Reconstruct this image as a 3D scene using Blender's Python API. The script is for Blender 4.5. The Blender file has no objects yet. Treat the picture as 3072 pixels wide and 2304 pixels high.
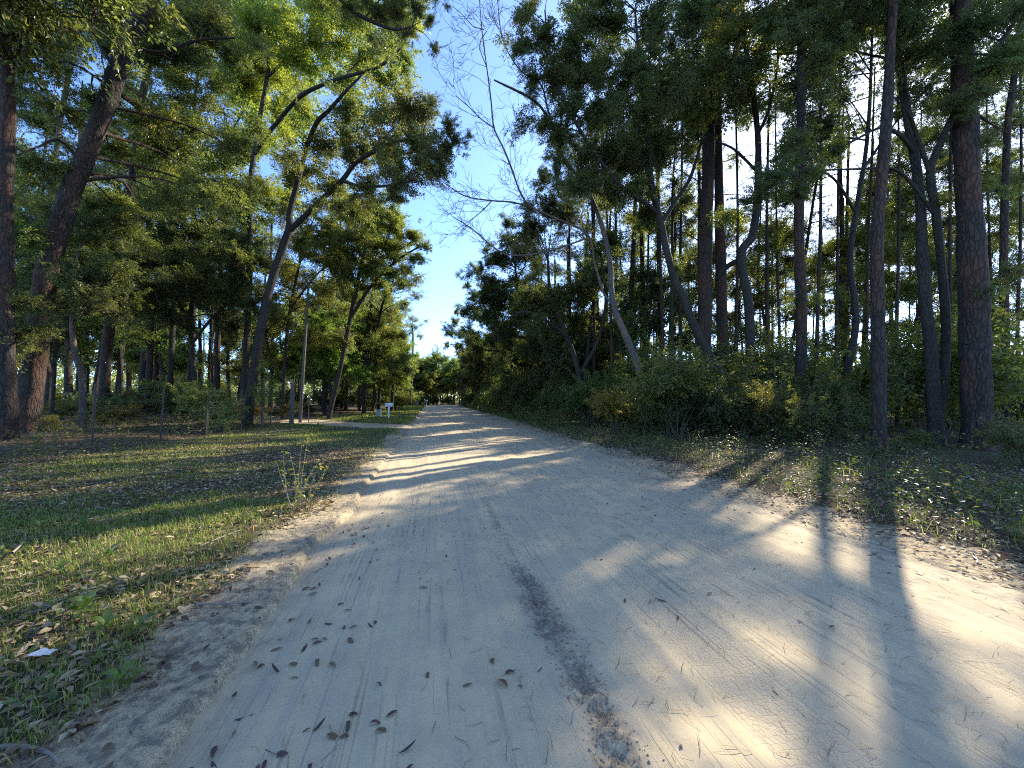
import bpy, math, random
import numpy as np
from mathutils import Vector

random.seed(11)
RNG = np.random.default_rng(11)
SC = bpy.context.scene
COL = SC.collection

# ------------------------------------------------------------------ camera, sky, sun, exposure
FPX = 385.0                      # focal length in pixels of a 1024 px wide picture
CAM_Z = 1.5
PITCH = math.radians(2.23)
cam_d = bpy.data.cameras.new('camera')
cam = bpy.data.objects.new('camera', cam_d)
COL.objects.link(cam)
cam.location = (0, 0, CAM_Z)
cam.rotation_euler = (math.radians(90) + PITCH, 0, 0)
cam_d.sensor_width = 36.0
cam_d.lens = 36.0 * FPX / 1024.0
cam_d.clip_start = 0.05
cam_d.clip_end = 2000.0
SC.camera = cam

SUN_EL, SUN_AZ = math.radians(32.8), math.radians(44.1)
world = bpy.data.worlds.new('World')
SC.world = world
world.use_nodes = True
wn = world.node_tree
bg = wn.nodes['Background']
sky = wn.nodes.new('ShaderNodeTexSky')
sky.sky_type = 'NISHITA'
sky.sun_disc = False
sky.sun_elevation = SUN_EL
sky.sun_rotation = SUN_AZ
sky.air_density = 0.6
sky.dust_density = 1.0
sky.ozone_density = 5.5
sky.altitude = 1300.0
wn.links.new(sky.outputs[0], bg.inputs[0])
bg.inputs[1].default_value = 0.15

sun_d = bpy.data.lights.new('sun', 'SUN')
sun_d.energy = 2.7
sun_d.angle = math.radians(0.53)
sun_d.color = (1.0, 0.93, 0.79)
sun = bpy.data.objects.new('sun', sun_d)
COL.objects.link(sun)
sdir = Vector((math.sin(SUN_AZ) * math.cos(SUN_EL), math.cos(SUN_AZ) * math.cos(SUN_EL), math.sin(SUN_EL)))
sun.rotation_euler = sdir.to_track_quat('Z', 'Y').to_euler()
sun.location = sdir * 60

SC.view_settings.view_transform = 'Standard'
SC.view_settings.look = 'None'
SC.view_settings.gamma = 1.0
SC.view_settings.use_curve_mapping = False
SC.view_settings.exposure = 2.2
SC.render.engine = 'CYCLES'
cy = SC.cycles
cy.pixel_filter_type = 'BLACKMAN_HARRIS'
cy.filter_width = 1.1
cy.max_bounces = 6
cy.diffuse_bounces = 4
cy.glossy_bounces = 2
cy.transmission_bounces = 3
cy.transparent_max_bounces = 4
cy.use_denoising = False
cy.sample_clamp_indirect = 6.0

# ------------------------------------------------------------------ maths helpers
U = np.array((-0.205, 0.979)); U /= np.linalg.norm(U)      # along the road
W = np.array((U[1], -U[0]))                                  # across it, away from the fence


def st(x, y):
    return x * U[0] + y * U[1], x * W[0] + y * W[1]


def xy(s, t):
    return s * U[0] + t * W[0], s * U[1] + t * W[1]


def hash2(i, j, seed):
    n = (i.astype(np.int64) * 374761393 + j.astype(np.int64) * 668265263 + seed * 1442695041) & 0x7fffffff
    n = ((n ^ (n >> 13)) * 1274126177) & 0x7fffffff
    n = n ^ (n >> 16)
    return (n & 0xffff) / 65535.0


def noise2(x, y, seed=0):
    x = np.asarray(x, float); y = np.asarray(y, float)
    i = np.floor(x); j = np.floor(y)
    fx = x - i; fy = y - j
    fx = fx * fx * (3 - 2 * fx); fy = fy * fy * (3 - 2 * fy)
    a = hash2(i, j, seed); b = hash2(i + 1, j, seed); c = hash2(i, j + 1, seed); d = hash2(i + 1, j + 1, seed)
    return (a + (b - a) * fx) * (1 - fy) + (c + (d - c) * fx) * fy - 0.5


def fbm(x, y, seed=0, o=4):
    r = 0; a = 1.0
    for k in range(o):
        r = r + a * noise2(np.asarray(x) * 2 ** k, np.asarray(y) * 2 ** k, seed + k * 17)
        a *= 0.5
    return r


def smooth(a, b, x):
    u = np.clip((np.asarray(x) - a) / (b - a), 0, 1)
    return u * u * (3 - 2 * u)


def edge_dist(s, t):
    """distance outside the sand road, negative on it"""
    el = -1.05 + 0.16 * noise2(s * 0.7, s * 0 + 3.1, 5) + 0.06 * noise2(s * 3.1, s * 0 + 9.2, 6) + 0.03 * noise2(s * 11, s * 0 + 1.2, 8)
    er = np.clip(4.25 + 0.013 * s, 4.0, 5.2) + 0.35 * noise2(s * 0.5, s * 0 + 7.7, 7) + 0.15 * noise2(s * 2.3, s * 0 + 4.4, 9)
    return el - t, t - er


DRIVE = [(-0.6, 19.0), (-3.2, 21.3), (-6.0, 23.6), (-9.5, 26.5), (-15, 30.0)]      # (t, y) like points, given as (t, s)
DRIVE = [(-0.4, 20.5), (-2.2, 21.6), (-4.4, 23.2), (-7.0, 26.0), (-11, 31.0), (-17, 38.0)]


def drive_dist(s, t):
    best = np.full(np.shape(s), 1e9)
    for (t0, s0), (t1, s1) in zip(DRIVE[:-1], DRIVE[1:]):
        dx, dy = t1 - t0, s1 - s0
        k = np.clip(((t - t0) * dx + (s - s0) * dy) / (dx * dx + dy * dy), 0, 1)
        best = np.minimum(best, np.hypot(t - t0 - k * dx, s - s0 - k * dy))
    return best


def ground_z(s, t):
    s = np.asarray(s, float); t = np.asarray(t, float)
    dl, dr = edge_dist(s, t)
    far = smooth(97, 104, s)
    zl = -0.14 + 0.205 * smooth(-0.05, 0.05, dl) + 0.02 * smooth(0.1, 0.6, dl)
    zr = -0.14 + 0.155 * smooth(-0.12, 0.25, dr) + 0.10 * smooth(0.6, 3.0, dr)
    z = np.where(dl > dr, zl, zr)
    z = np.maximum(z, -0.14 + 0.16 * far)
    d = np.maximum(np.maximum(dl, dr), 0)
    amp = np.minimum(d, 1.0)
    z = z + amp * (0.05 * fbm(s * 0.9, t * 0.9, 21, 3)) + np.minimum(d, .35) * 0.10 * fbm(s * 5, t * 5, 25, 2)
    z = z + 0.16 * smooth(3, 14, dl) + 0.25 * smooth(8, 30, dl) + 0.15 * smooth(5, 20, dr)
    z = z + 0.15 * smooth(4, 10, d) * fbm(s * 0.25, t * 0.25, 29, 2)
    dd = drive_dist(s, t)
    z = np.where((dd < 2.2) & (dl > 0.0), z * smooth(0.9, 2.2, dd) + 0.02 * (1 - smooth(0.9, 2.2, dd)), z)
    return z


def G(x, y):
    s, t = st(x, y)
    return float(ground_z(np.array([s]), np.array([t]))[0])


def P(px, py, D):
    """the world point that a 1024x768 picture shows at px, py and that lies D metres ahead"""
    a = (px - 512) / FPX; b = (384 - py) / FPX
    c, s_ = math.cos(PITCH), math.sin(PITCH)
    y = c - b * s_; z = s_ + b * c
    k = D / y
    return np.array((a * k, D, CAM_Z + z * k))


# ------------------------------------------------------------------ mesh helpers
def mesh_np(name, V, faces, mats, midx=None, attrs=None, smooth_shade=False):
    """faces: list of int arrays (n,3) or (n,4)"""
    me = bpy.data.meshes.new(name)
    V = np.ascontiguousarray(V, dtype=np.float32)
    me.vertices.add(len(V))
    me.vertices.foreach_set('co', V.ravel())
    faces = [f for f in faces if len(f)]
    loops = np.concatenate([f.ravel() for f in faces]).astype(np.int32)
    tot = np.concatenate([np.full(len(f), f.shape[1]) for f in faces]).astype(np.int32)
    start = np.concatenate([[0], np.cumsum(tot)[:-1]]).astype(np.int32)
    me.loops.add(len(loops)); me.loops.foreach_set('vertex_index', loops)
    me.polygons.add(len(tot))
    me.polygons.foreach_set('loop_start', start)
    me.polygons.foreach_set('loop_total', tot)
    for m in mats:
        me.materials.append(m)
    if midx is not None:
        me.polygons.foreach_set('material_index', np.asarray(midx, np.int32))
    if smooth_shade is not False:
        sm = np.ones(len(tot), bool) if smooth_shade is True else np.asarray(smooth_shade, bool)
        me.polygons.foreach_set('use_smooth', sm)
    me.update(calc_edges=True)
    for k, v in (attrs or {}).items():
        v = np.asarray(v, np.float32)
        if v.ndim == 1:
            at = me.attributes.new(k, 'FLOAT', 'POINT'); at.data.foreach_set('value', v)
        else:
            at = me.attributes.new(k, 'FLOAT_VECTOR', 'POINT'); at.data.foreach_set('vector', v.ravel())
    return me


class Geo:
    def __init__(self):
        self.V = []; self.F = []; self.M = []; self.A = []; self.S = []; self.n = 0

    def add(self, V, F, m=0, a=None, smooth_=True):
        V = np.asarray(V, float)
        self.V.append(V)
        for f in (F if isinstance(F, list) else [F]):
            if len(f):
                self.F.append(np.asarray(f) + self.n)
                self.M.append(np.full(len(f), m)); self.S.append(np.full(len(f), smooth_))
        self.A.append(np.full(len(V), 0.5) if a is None else np.asarray(a, float))
        self.n += len(V)

    def mesh(self, name, mats, off=(0, 0, 0)):
        V = np.concatenate(self.V) - np.asarray(off)
        return mesh_np(name, V, self.F, mats, np.concatenate(self.M), {'rnd': np.concatenate(self.A)}, np.concatenate(self.S))


def link(name, me, parent=None, loc=(0, 0, 0)):
    o = bpy.data.objects.new(name, me)
    COL.objects.link(o)
    o.location = loc
    if parent:
        o.parent = parent
    return o


def tag(o, label=None, cat=None, group=None, kind=None):
    if label: o['label'] = label
    if cat: o['category'] = cat
    if group: o['group'] = group
    if kind: o['kind'] = kind
    return o


def thing(name, label, cat, loc=(0, 0, 0), rz=0.0, group=None):
    o = bpy.data.objects.new(name, None)
    COL.objects.link(o)
    o.location = loc; o.rotation_euler = (0, 0, rz)
    o.empty_display_size = 0.2
    return tag(o, label, cat, group)


def copy_thing(src, loc, rz, scale=1.0, label=None, group=None, tint=None):
    r = src.copy(); COL.objects.link(r)
    r.location = loc; r.rotation_euler = (0, 0, rz); r.scale = (scale,) * 3
    if label: r['label'] = label
    if group: r['group'] = group
    for ch in list(src.children):
        c = ch.copy(); COL.objects.link(c); c.parent = r
        if tint and ch.name.startswith('foliage'):
            c.color = tint
        for g in list(ch.children):
            d = g.copy(); COL.objects.link(d); d.parent = c
    return r


def spline(pts, n):
    """Catmull-Rom through pts (k, d) resampled at n points"""
    p = np.asarray(pts, float)
    if len(p) == 2:
        u = np.linspace(0, 1, n)[:, None]
        return p[0] * (1 - u) + p[1] * u
    q = np.vstack([2 * p[0] - p[1], p, 2 * p[-1] - p[-2]])
    L = np.concatenate([[0], np.cumsum(np.linalg.norm(np.diff(p[:, :3], axis=0), axis=1) + 1e-6)])
    u = np.linspace(0, L[-1], n)
    k = np.clip(np.searchsorted(L, u, side='right') - 1, 0, len(p) - 2)
    f = ((u - L[k]) / (L[k + 1] - L[k]))[:, None]
    a, b, c, d = q[k], q[k + 1], q[k + 2], q[k + 3]
    return 0.5 * (2 * b + (c - a) * f + (2 * a - 5 * b + 4 * c - d) * f ** 2 + (3 * b - a - 3 * c + d) * f ** 3)


def tube(pts, rad, sides=8, seg=12, rough=0.0, seed=0, flare=0.0, tip=True):
    """tapered round limb through pts; returns V, [F]"""
    pr = np.column_stack([np.asarray(pts, float), np.asarray(rad, float)])
    c = spline(pr, seg + 1)
    p, r = c[:, :3], np.maximum(c[:, 3], 0.002)
    d = np.gradient(p, axis=0)
    d /= np.linalg.norm(d, axis=1)[:, None] + 1e-9
    ref = np.array((1.0, 0, 0)) if abs(d[0, 0]) < 0.8 else np.array((0, 1.0, 0))
    N = np.empty_like(p)
    x = ref
    for i in range(len(p)):
        x = x - d[i] * np.dot(x, d[i]); x /= np.linalg.norm(x) + 1e-9
        N[i] = x
    B = np.cross(d, N)
    ang = np.arange(sides) * 2 * math.pi / sides
    ca, sa = np.cos(ang), np.sin(ang)
    arc = np.concatenate([[0], np.cumsum(np.linalg.norm(np.diff(p, axis=0), axis=1))])
    rr = r[:, None] * np.ones(sides)
    if rough:
        A, Z = np.meshgrid(np.arange(sides), arc)
        rr = rr * (1 + rough * (2.0 * noise2(np.cos(ang)[None] * 1.3 + 7, Z * 0.8 + np.sin(ang)[None] * 1.3, seed)
                                + 1.2 * noise2(A * 0.9, Z * 4.0, seed + 3)))
    if flare:
        rr = rr * (1 + flare * np.exp(-arc / 0.35))[:, None] * (1 + 0.35 * flare * np.exp(-arc / 0.5)[:, None] * np.cos(ang * 5 + seed)[None])
    V = p[:, None] + rr[..., None] * (ca[None, :, None] * N[:, None] + sa[None, :, None] * B[:, None])
    V = V.reshape(-1, 3)
    i, j = np.meshgrid(np.arange(seg), np.arange(sides), indexing='ij')
    j2 = (j + 1) % sides
    F = np.stack([i * sides + j, i * sides + j2, (i + 1) * sides + j2, (i + 1) * sides + j], -1).reshape(-1, 4)
    out = [F]
    if tip:
        V = np.vstack([V, p[-1] + d[-1] * r[-1] * 0.5])
        k = np.arange(sides)
        out.append(np.stack([seg * sides + k, seg * sides + (k + 1) % sides, np.full(sides, len(V) - 1)], -1))
    return V, out


def unit(v):
    return v / (np.linalg.norm(v, axis=-1, keepdims=True) + 1e-9)


def leaf_quads(Pp, ax, nr, L, Wd, fold=0.18):
    """rhombic folded leaves: Pp base points, ax axis, nr normal (not yet orthogonal), L, Wd arrays"""
    n = len(Pp)
    ax = unit(ax)
    nr = unit(nr - ax * (nr * ax).sum(1, keepdims=True))
    sd = np.cross(ax, nr)
    L = np.broadcast_to(L, (n,))[:, None]; Wd = np.broadcast_to(Wd, (n,))[:, None]
    V = np.empty((n, 4, 3))
    V[:, 0] = Pp
    V[:, 1] = Pp + ax * L * 0.45 + sd * Wd * 0.5 + nr * Wd * fold
    V[:, 2] = Pp + ax * L - nr * L * 0.06
    V[:, 3] = Pp + ax * L * 0.45 - sd * Wd * 0.5 + nr * Wd * fold
    k = np.arange(n)[:, None] * 4
    F = np.concatenate([k + np.array([[0, 1, 2]]), k + np.array([[0, 2, 3]])])
    return V.reshape(-1, 3), F


# ------------------------------------------------------------------ materials
def new_mat(name):
    m = bpy.data.materials.new(name)
    m.use_nodes = True
    nt = m.node_tree
    nt.nodes.clear()
    out = nt.nodes.new('ShaderNodeOutputMaterial')
    return m, nt, out


class NB:
    """small node-building helper"""
    def __init__(self, nt): self.nt = nt

    def n(self, t, **kw):
        x = self.nt.nodes.new(t)
        for k, v in kw.items():
            setattr(x, k, v)
        return x

    def l(self, a, b): self.nt.links.new(a, b)

    def attr(self, name, vec=False):
        a = self.n('ShaderNodeAttribute', attribute_name=name)
        return a.outputs['Vector' if vec else 'Fac']

    def noise(self, vec, scale, detail=4, rough=0.55, dist=0.0):
        x = self.n('ShaderNodeTexNoise')
        if vec is not None: self.l(vec, x.inputs['Vector'])
        x.inputs['Scale'].default_value = scale; x.inputs['Detail'].default_value = detail
        x.inputs['Roughness'].default_value = rough; x.inputs['Distortion'].default_value = dist
        return x.outputs['Fac']

    def mapping(self, vec, scale=(1, 1, 1), rot=(0, 0, 0)):
        x = self.n('ShaderNodeMapping')
        self.l(vec, x.inputs[0]); x.inputs['Scale'].default_value = scale; x.inputs['Rotation'].default_value = rot
        return x.outputs[0]

    def ramp(self, fac, stops, interp='LINEAR'):
        x = self.n('ShaderNodeValToRGB')
        self.l(fac, x.inputs[0])
        cr = x.color_ramp; cr.interpolation = interp
        while len(cr.elements) > len(stops): cr.elements.remove(cr.elements[-1])
        while len(cr.elements) < len(stops): cr.elements.new(0.5)
        for e, (p, c) in zip(cr.elements, stops):
            e.position = p
            e.color = (c, c, c, 1) if not hasattr(c, '__len__') else (*c, 1)
        return x.outputs[0]

    def mix(self, fac, a, b, mode='MIX'):
        x = self.n('ShaderNodeMix', data_type='RGBA', blend_type=mode)
        if hasattr(fac, 'is_linked') or hasattr(fac, 'links'): self.l(fac, x.inputs[0])
        else: x.inputs[0].default_value = fac
        for v, k in ((a, 6), (b, 7)):
            if hasattr(v, 'links'): self.l(v, x.inputs[k])
            else: x.inputs[k].default_value = (*v, 1)
        return x.outputs[2]

    def math(self, op, a, b=None, clamp=False):
        x = self.n('ShaderNodeMath', operation=op); x.use_clamp = clamp
        for v, k in ((a, 0), (b, 1)):
            if v is None: continue
            if hasattr(v, 'links'): self.l(v, x.inputs[k])
            else: x.inputs[k].default_value = v
        return x.outputs[0]

    def bump(self, h, strength=0.5, dist=0.02, normal=None):
        x = self.n('ShaderNodeBump')
        self.l(h, x.inputs['Height']); x.inputs['Strength'].default_value = strength; x.inputs['Distance'].default_value = dist
        if normal is not None: self.l(normal, x.inputs['Normal'])
        return x.outputs[0]

    def bsdf(self, color, rough=0.8, normal=None, spec=0.3):
        x = self.n('ShaderNodeBsdfPrincipled')
        if hasattr(color, 'links'): self.l(color, x.inputs['Base Color'])
        else: x.inputs['Base Color'].default_value = (*color, 1)
        if hasattr(rough, 'links'): self.l(rough, x.inputs['Roughness'])
        else: x.inputs['Roughness'].default_value = rough
        x.inputs['Specular IOR Level'].default_value = spec
        if normal is not None: self.l(normal, x.inputs['Normal'])
        return x.outputs[0]


def leaf_material(name, stops, trans=(2.2, 2.6, 1.1), mixf=0.42, rough=0.42, tinted=True, spec=0.45):
    m, nt, out = new_mat(name); b = NB(nt)
    col = b.ramp(b.attr('rnd'), stops)
    if tinted:
        oi = b.n('ShaderNodeObjectInfo')
        col = b.mix(1.0, col, oi.outputs['Color'], 'MULTIPLY')
    p = b.bsdf(col, rough, None, spec)
    t = b.n('ShaderNodeBsdfTranslucent')
    tc = b.mix(1.0, col, trans, 'MULTIPLY')
    b.l(tc, t.inputs[0])
    mx = b.n('ShaderNodeMixShader'); mx.inputs[0].default_value = mixf
    b.l(p, mx.inputs[1]); b.l(t.outputs[0], mx.inputs[2]); b.l(mx.outputs[0], out.inputs[0])
    return m


M_LEAF = leaf_material('broad_leaf', [(0.0, (0.066, 0.077, 0.030)), (0.55, (0.096, 0.108, 0.038)), (0.9, (0.14, 0.142, 0.050)), (1.0, (0.21, 0.15, 0.06))], trans=(2.6, 2.65, 1.05), mixf=0.5)
M_NEEDLE = leaf_material('pine_needle', [(0.0, (0.040, 0.062, 0.018)), (0.8, (0.070, 0.095, 0.026)), (1.0, (0.13, 0.09, 0.035))], trans=(1.8, 1.9, 1.2), mixf=0.35)
M_SHRUB = leaf_material('shrub_leaf', [(0.0, (0.048, 0.062, 0.022)), (0.6, (0.085, 0.104, 0.034)), (0.92, (0.115, 0.12, 0.035)), (1.0, (0.18, 0.09, 0.05))], trans=(2.5, 2.5, 1.1), mixf=0.42, rough=0.44, spec=0.5)
M_GRASS = leaf_material('grass_blade', [(0.0, (0.085, 0.130, 0.026)), (0.5, (0.155, 0.205, 0.040)), (0.75, (0.26, 0.26, 0.080)), (1.0, (0.40, 0.31, 0.14))], trans=(1.7, 1.8, 1.0), mixf=0.45, rough=0.6, tinted=False, spec=0.25)
M_LITTER = leaf_material('dead_leaf', [(0.0, (0.080, 0.046, 0.024)), (0.30, (0.21, 0.135, 0.068)), (0.7, (0.36, 0.26, 0.135)), (1.0, (0.48, 0.38, 0.22))], trans=(1.2, 1.0, 0.8), mixf=0.15, rough=0.6, tinted=False)


def bark_material(name, dark, light, red, plate=9.0, bump=0.9):
    m, nt, out = new_mat(name); b = NB(nt)
    tc = b.n('ShaderNodeTexCoord')
    o = tc.outputs['Object']
    v = b.n('ShaderNodeTexVoronoi', feature='DISTANCE_TO_EDGE')
    mp = b.mapping(o, (plate, plate, plate * 0.28))
    nz = b.noise(o, 5.0, 5)
    mpd = b.n('ShaderNodeVectorMath', operation='ADD')
    b.l(mp, mpd.inputs[0])
    sc_ = b.n('ShaderNodeVectorMath', operation='SCALE'); sc_.inputs['Scale'].default_value = 1.2
    cx = b.n('ShaderNodeTexNoise'); cx.inputs['Scale'].default_value = 6.0; b.l(o, cx.inputs['Vector'])
    b.l(cx.outputs['Color'], sc_.inputs[0]); b.l(sc_.outputs[0], mpd.inputs[1])
    b.l(mpd.outputs[0], v.inputs['Vector']); v.inputs['Scale'].default_value = 1.0
    crack = b.ramp(v.outputs['Distance'], [(0.0, 0.0), (0.16, 1.0)])
    fine = b.noise(b.mapping(o, (14, 14, 4)), 2.0, 6, 0.65)
    big = b.noise(b.mapping(o, (1, 1, 0.35)), 1.4, 3)
    base = b.mix(b.ramp(fine, [(0.3, 0.0), (0.75, 1.0)]), dark, light)
    base = b.mix(b.ramp(big, [(0.46, 0.0), (0.62, 0.8)]), base, red)
    col = b.mix(b.math('MULTIPLY', b.math('SUBTRACT', 1.0, crack), 0.65), base, tuple(c * 0.35 for c in dark))
    h = b.math('ADD', b.math('MULTIPLY', crack, 0.7), b.math('MULTIPLY', fine, 0.6))
    b.l(b.bsdf(col, 0.85, b.bump(h, bump, 0.03), 0.25), out.inputs[0])
    return m


M_PINE = bark_material('pine_bark', (0.026, 0.020, 0.015), (0.072, 0.054, 0.041), (0.105, 0.045, 0.025), 11.0)
M_OAK = bark_material('oak_bark', (0.022, 0.018, 0.014), (0.068, 0.056, 0.044), (0.060, 0.052, 0.034), 22.0, 0.7)
M_PALE = bark_material('pale_bark', (0.060, 0.050, 0.040), (0.165, 0.142, 0.115), (0.20, 0.12, 0.08), 16.0, 0.5)
M_TWIG = bark_material('twig_bark', (0.07, 0.055, 0.042), (0.17, 0.14, 0.11), (0.10, 0.07, 0.05), 30.0, 0.3)


def sand_color(b, vec, stv):
    """pale road sand: blotches, moist stains, fine speckle"""
    n1 = b.noise(vec, 0.55, 4, 0.55)
    n2 = b.noise(vec, 3.2, 5, 0.6)
    n3 = b.noise(vec, 60.0, 4, 0.7)
    col = b.mix(b.ramp(n1, [(0.38, 0.0), (0.66, 1.0)]), (0.61, 0.462, 0.255), (0.475, 0.372, 0.218))
    col = b.mix(b.math('MULTIPLY', b.ramp(n2, [(0.42, 0.0), (0.72, 1.0)]), 0.5), col, (0.37, 0.29, 0.18))
    col = b.mix(b.math('MULTIPLY', b.ramp(n3, [(0.50, 0.0), (0.78, 1.0)]), 0.25), col, (0.20, 0.165, 0.13))
    return col, n2, n3


def road_material():
    m, nt, out = new_mat('road_sand'); b = NB(nt)
    geo = b.n('ShaderNodeNewGeometry')
    pos = geo.outputs['Position']
    stv = b.attr('st', True)
    col, n2, n3 = sand_color(b, pos, stv)
    # tyre streaks running along the road
    w1 = b.noise(b.mapping(stv, (0.35, 9.0, 1)), 1.0, 3, 0.6, 0.3)
    w2 = b.noise(b.mapping(stv, (0.55, 34.0, 1)), 1.0, 3, 0.6, 0.6)
    lines = b.ramp(w2, [(0.56, 0.0), (0.64, 1.0)])
    col = b.mix(b.math('MULTIPLY', b.ramp(w1, [(0.40, 0.0), (0.70, 1.0)]), 0.35), col, (0.30, 0.27, 0.225))
    brk = b.ramp(b.noise(pos, 2.0, 2), [(0.42, 0.0), (0.6, 1.0)])
    col = b.mix(b.math('MULTIPLY', b.math('MULTIPLY', lines, brk), 0.5), col, (0.17, 0.14, 0.11))
    # bits of needles and dark grit
    vo = b.n('ShaderNodeTexVoronoi'); b.l(b.mapping(pos, (26, 26, 26)), vo.inputs['Vector']); vo.inputs['Scale'].default_value = 1
    grit = b.ramp(vo.outputs['Distance'], [(0.10, 1.0), (0.16, 0.0)])
    gm = b.ramp(b.noise(pos, 1.1, 3), [(0.5, 0.0), (0.66, 1.0)])
    col = b.mix(b.math('MULTIPLY', b.math('MULTIPLY', grit, gm), 0.35), col, (0.10, 0.075, 0.055))
    churn = b.attr('churn')
    cn = b.noise(pos, 22.0, 5, 0.7)
    cm = b.math('MULTIPLY', churn, b.ramp(cn, [(0.38, 0.2), (0.6, 1.0)]), True)
    col = b.mix(cm, col, (0.135, 0.110, 0.082))
    edge = b.attr('edge')
    em = b.math('MULTIPLY', edge, b.ramp(b.noise(pos, 6.0, 5, 0.7), [(0.40, 0.0), (0.62, 1.0)]), True)
    col = b.mix(em, col, (0.15, 0.115, 0.085))
    h = b.math('ADD', b.math('MULTIPLY', n3, 0.35), b.math('MULTIPLY', n2, 0.5))
    h = b.math('SUBTRACT', h, b.math('MULTIPLY', lines, 0.55))
    h = b.math('ADD', h, b.math('MULTIPLY', b.noise(pos, 16.0, 4, 0.65), 0.5))
    # tread pattern stamped across one wheel track
    tv = b.n('ShaderNodeTexVoronoi'); tv.feature = 'DISTANCE_TO_EDGE'
    b.l(b.mapping(stv, (30, 34, 1)), tv.inputs['Vector']); tv.inputs['Scale'].default_value = 1; tv.inputs['Randomness'].default_value = 0.55
    h = b.math('SUBTRACT', h, b.math('MULTIPLY', b.math('MULTIPLY', b.ramp(tv.outputs['Distance'], [(0.0, 1.0), (0.12, 0.0)]), b.attr('tread')), 0.6))
    b.l(b.bsdf(col, 0.92, b.bump(h, 0.42, 0.012), 0.2), out.inputs[0])
    return m


def ground_material():
    m, nt, out = new_mat('woodland_ground'); b = NB(nt)
    geo = b.n('ShaderNodeNewGeometry'); pos = geo.outputs['Position']
    scol, n2, n3 = sand_color(b, pos, None)
    scol = b.mix(b.math('MULTIPLY', b.ramp(b.noise(pos, 14, 5, 0.7), [(0.42, 0.0), (0.6, 1.0)]), 0.75), scol, (0.14, 0.115, 0.09))
    a1 = b.noise(pos, 9.0, 6, 0.7); a2 = b.noise(pos, 55.0, 4, 0.7)
    vo = b.n('ShaderNodeTexVoronoi'); b.l(b.mapping(pos, (24, 24, 24)), vo.inputs['Vector']); vo.inputs['Scale'].default_value = 1
    lit = b.ramp(b.math('ADD', b.math('MULTIPLY', a1, 0.5), b.math('MULTIPLY', a2, 0.5)), [(0.35, (0.045, 0.031, 0.019)), (0.55, (0.115, 0.077, 0.044)), (0.72, (0.22, 0.155, 0.09))])
    lit = b.mix(0.5, lit, b.ramp(vo.outputs['Color'], [(0.2, (0.05, 0.032, 0.02)), (0.6, (0.12, 0.08, 0.05)), (0.95, (0.22, 0.16, 0.10))]))
    grn = b.ramp(a2, [(0.35, (0.045, 0.058, 0.016)), (0.7, (0.11, 0.125, 0.034))])
    gm = b.math('MULTIPLY', b.attr('green'), b.ramp(b.noise(pos, 3.0, 5, 0.65), [(0.36, 0.0), (0.60, 1.0)]), True)
    col = b.mix(gm, lit, grn)
    sm = b.math('ADD', b.attr('sand'), b.math('SUBTRACT', b.math('MULTIPLY', b.noise(pos, 7.0, 5, 0.7), 1.6), 0.8))
    sm = b.ramp(sm, [(0.38, 0.0), (0.62, 1.0)])
    col = b.mix(sm, col, scol)
    h = b.math('ADD', b.math('MULTIPLY', a1, 0.7), b.math('MULTIPLY', a2, 0.5))
    b.l(b.bsdf(col, 0.95, b.bump(h, 1.0, 0.04), 0.15), out.inputs[0])
    return m


def plain_material(name, color, rough=0.6, var=0.3, scale=6.0, spec=0.3, dirt=(0.08, 0.06, 0.045), dirt_amt=0.3, metal=0.0):
    m, nt, out = new_mat(name); b = NB(nt)
    tc = b.n('ShaderNodeTexCoord'); o = tc.outputs['Object']
    n1 = b.noise(o, scale, 5, 0.6); n2 = b.noise(o, scale * 6, 4, 0.65)
    col = b.mix(b.math('MULTIPLY', b.ramp(n2, [(0.4, 0.0), (0.7, 1.0)]), var), color, tuple(c * 0.6 for c in color))
    col = b.mix(b.math('MULTIPLY', b.ramp(n1, [(0.5, 0.0), (0.68, 1.0)]), dirt_amt), col, dirt)
    s = b.bsdf(col, rough, b.bump(n2, 0.25, 0.005), spec)
    s.node.inputs['Metallic'].default_value = metal
    b.l(s, out.inputs[0])
    return m


M_ROAD = road_material()
M_GROUND = ground_material()
M_WHITE = plain_material('white_paint', (0.78, 0.77, 0.74), 0.5, 0.15)
M_STEEL = plain_material('rusty_steel', (0.10, 0.075, 0.06), 0.7, 0.5, 12, 0.4, (0.16, 0.06, 0.03), 0.6)
M_WIRE = plain_material('galvanised_wire', (0.13, 0.125, 0.12), 0.6, 0.3, 12, 0.4)
M_POST = plain_material('grey_post_wood', (0.13, 0.105, 0.085), 0.85, 0.6, 5)
M_RUST = plain_material('rust_red_cap', (0.26, 0.10, 0.06), 0.8, 0.5, 9)
M_GREY = plain_material('grey_box_paint', (0.30, 0.31, 0.30), 0.55, 0.2)
M_PAPER = plain_material('crumpled_paper', (0.60, 0.58, 0.53), 0.7, 0.1)
M_POLE = plain_material('pole_wood', (0.13, 0.108, 0.085), 0.85, 0.5, 4)
M_STICK = plain_material('dead_stick_wood', (0.25, 0.20, 0.15), 0.85, 0.5, 9)

# ------------------------------------------------------------------ ground, road, driveway
def axis(segs):
    out = [segs[0][0]]
    for a, b_, step0, step1 in segs:
        x = a
        st_ = step0
        n = max(1, int(round((b_ - a) / (0.5 * (step0 + step1)))))
        u = np.linspace(0, 1, n + 1)[1:]
        k = (step1 - step0) / (step1 + step0)
        out += list(a + (b_ - a) * (u * (1 - k) + k * u * u))
    return np.array(out)


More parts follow.
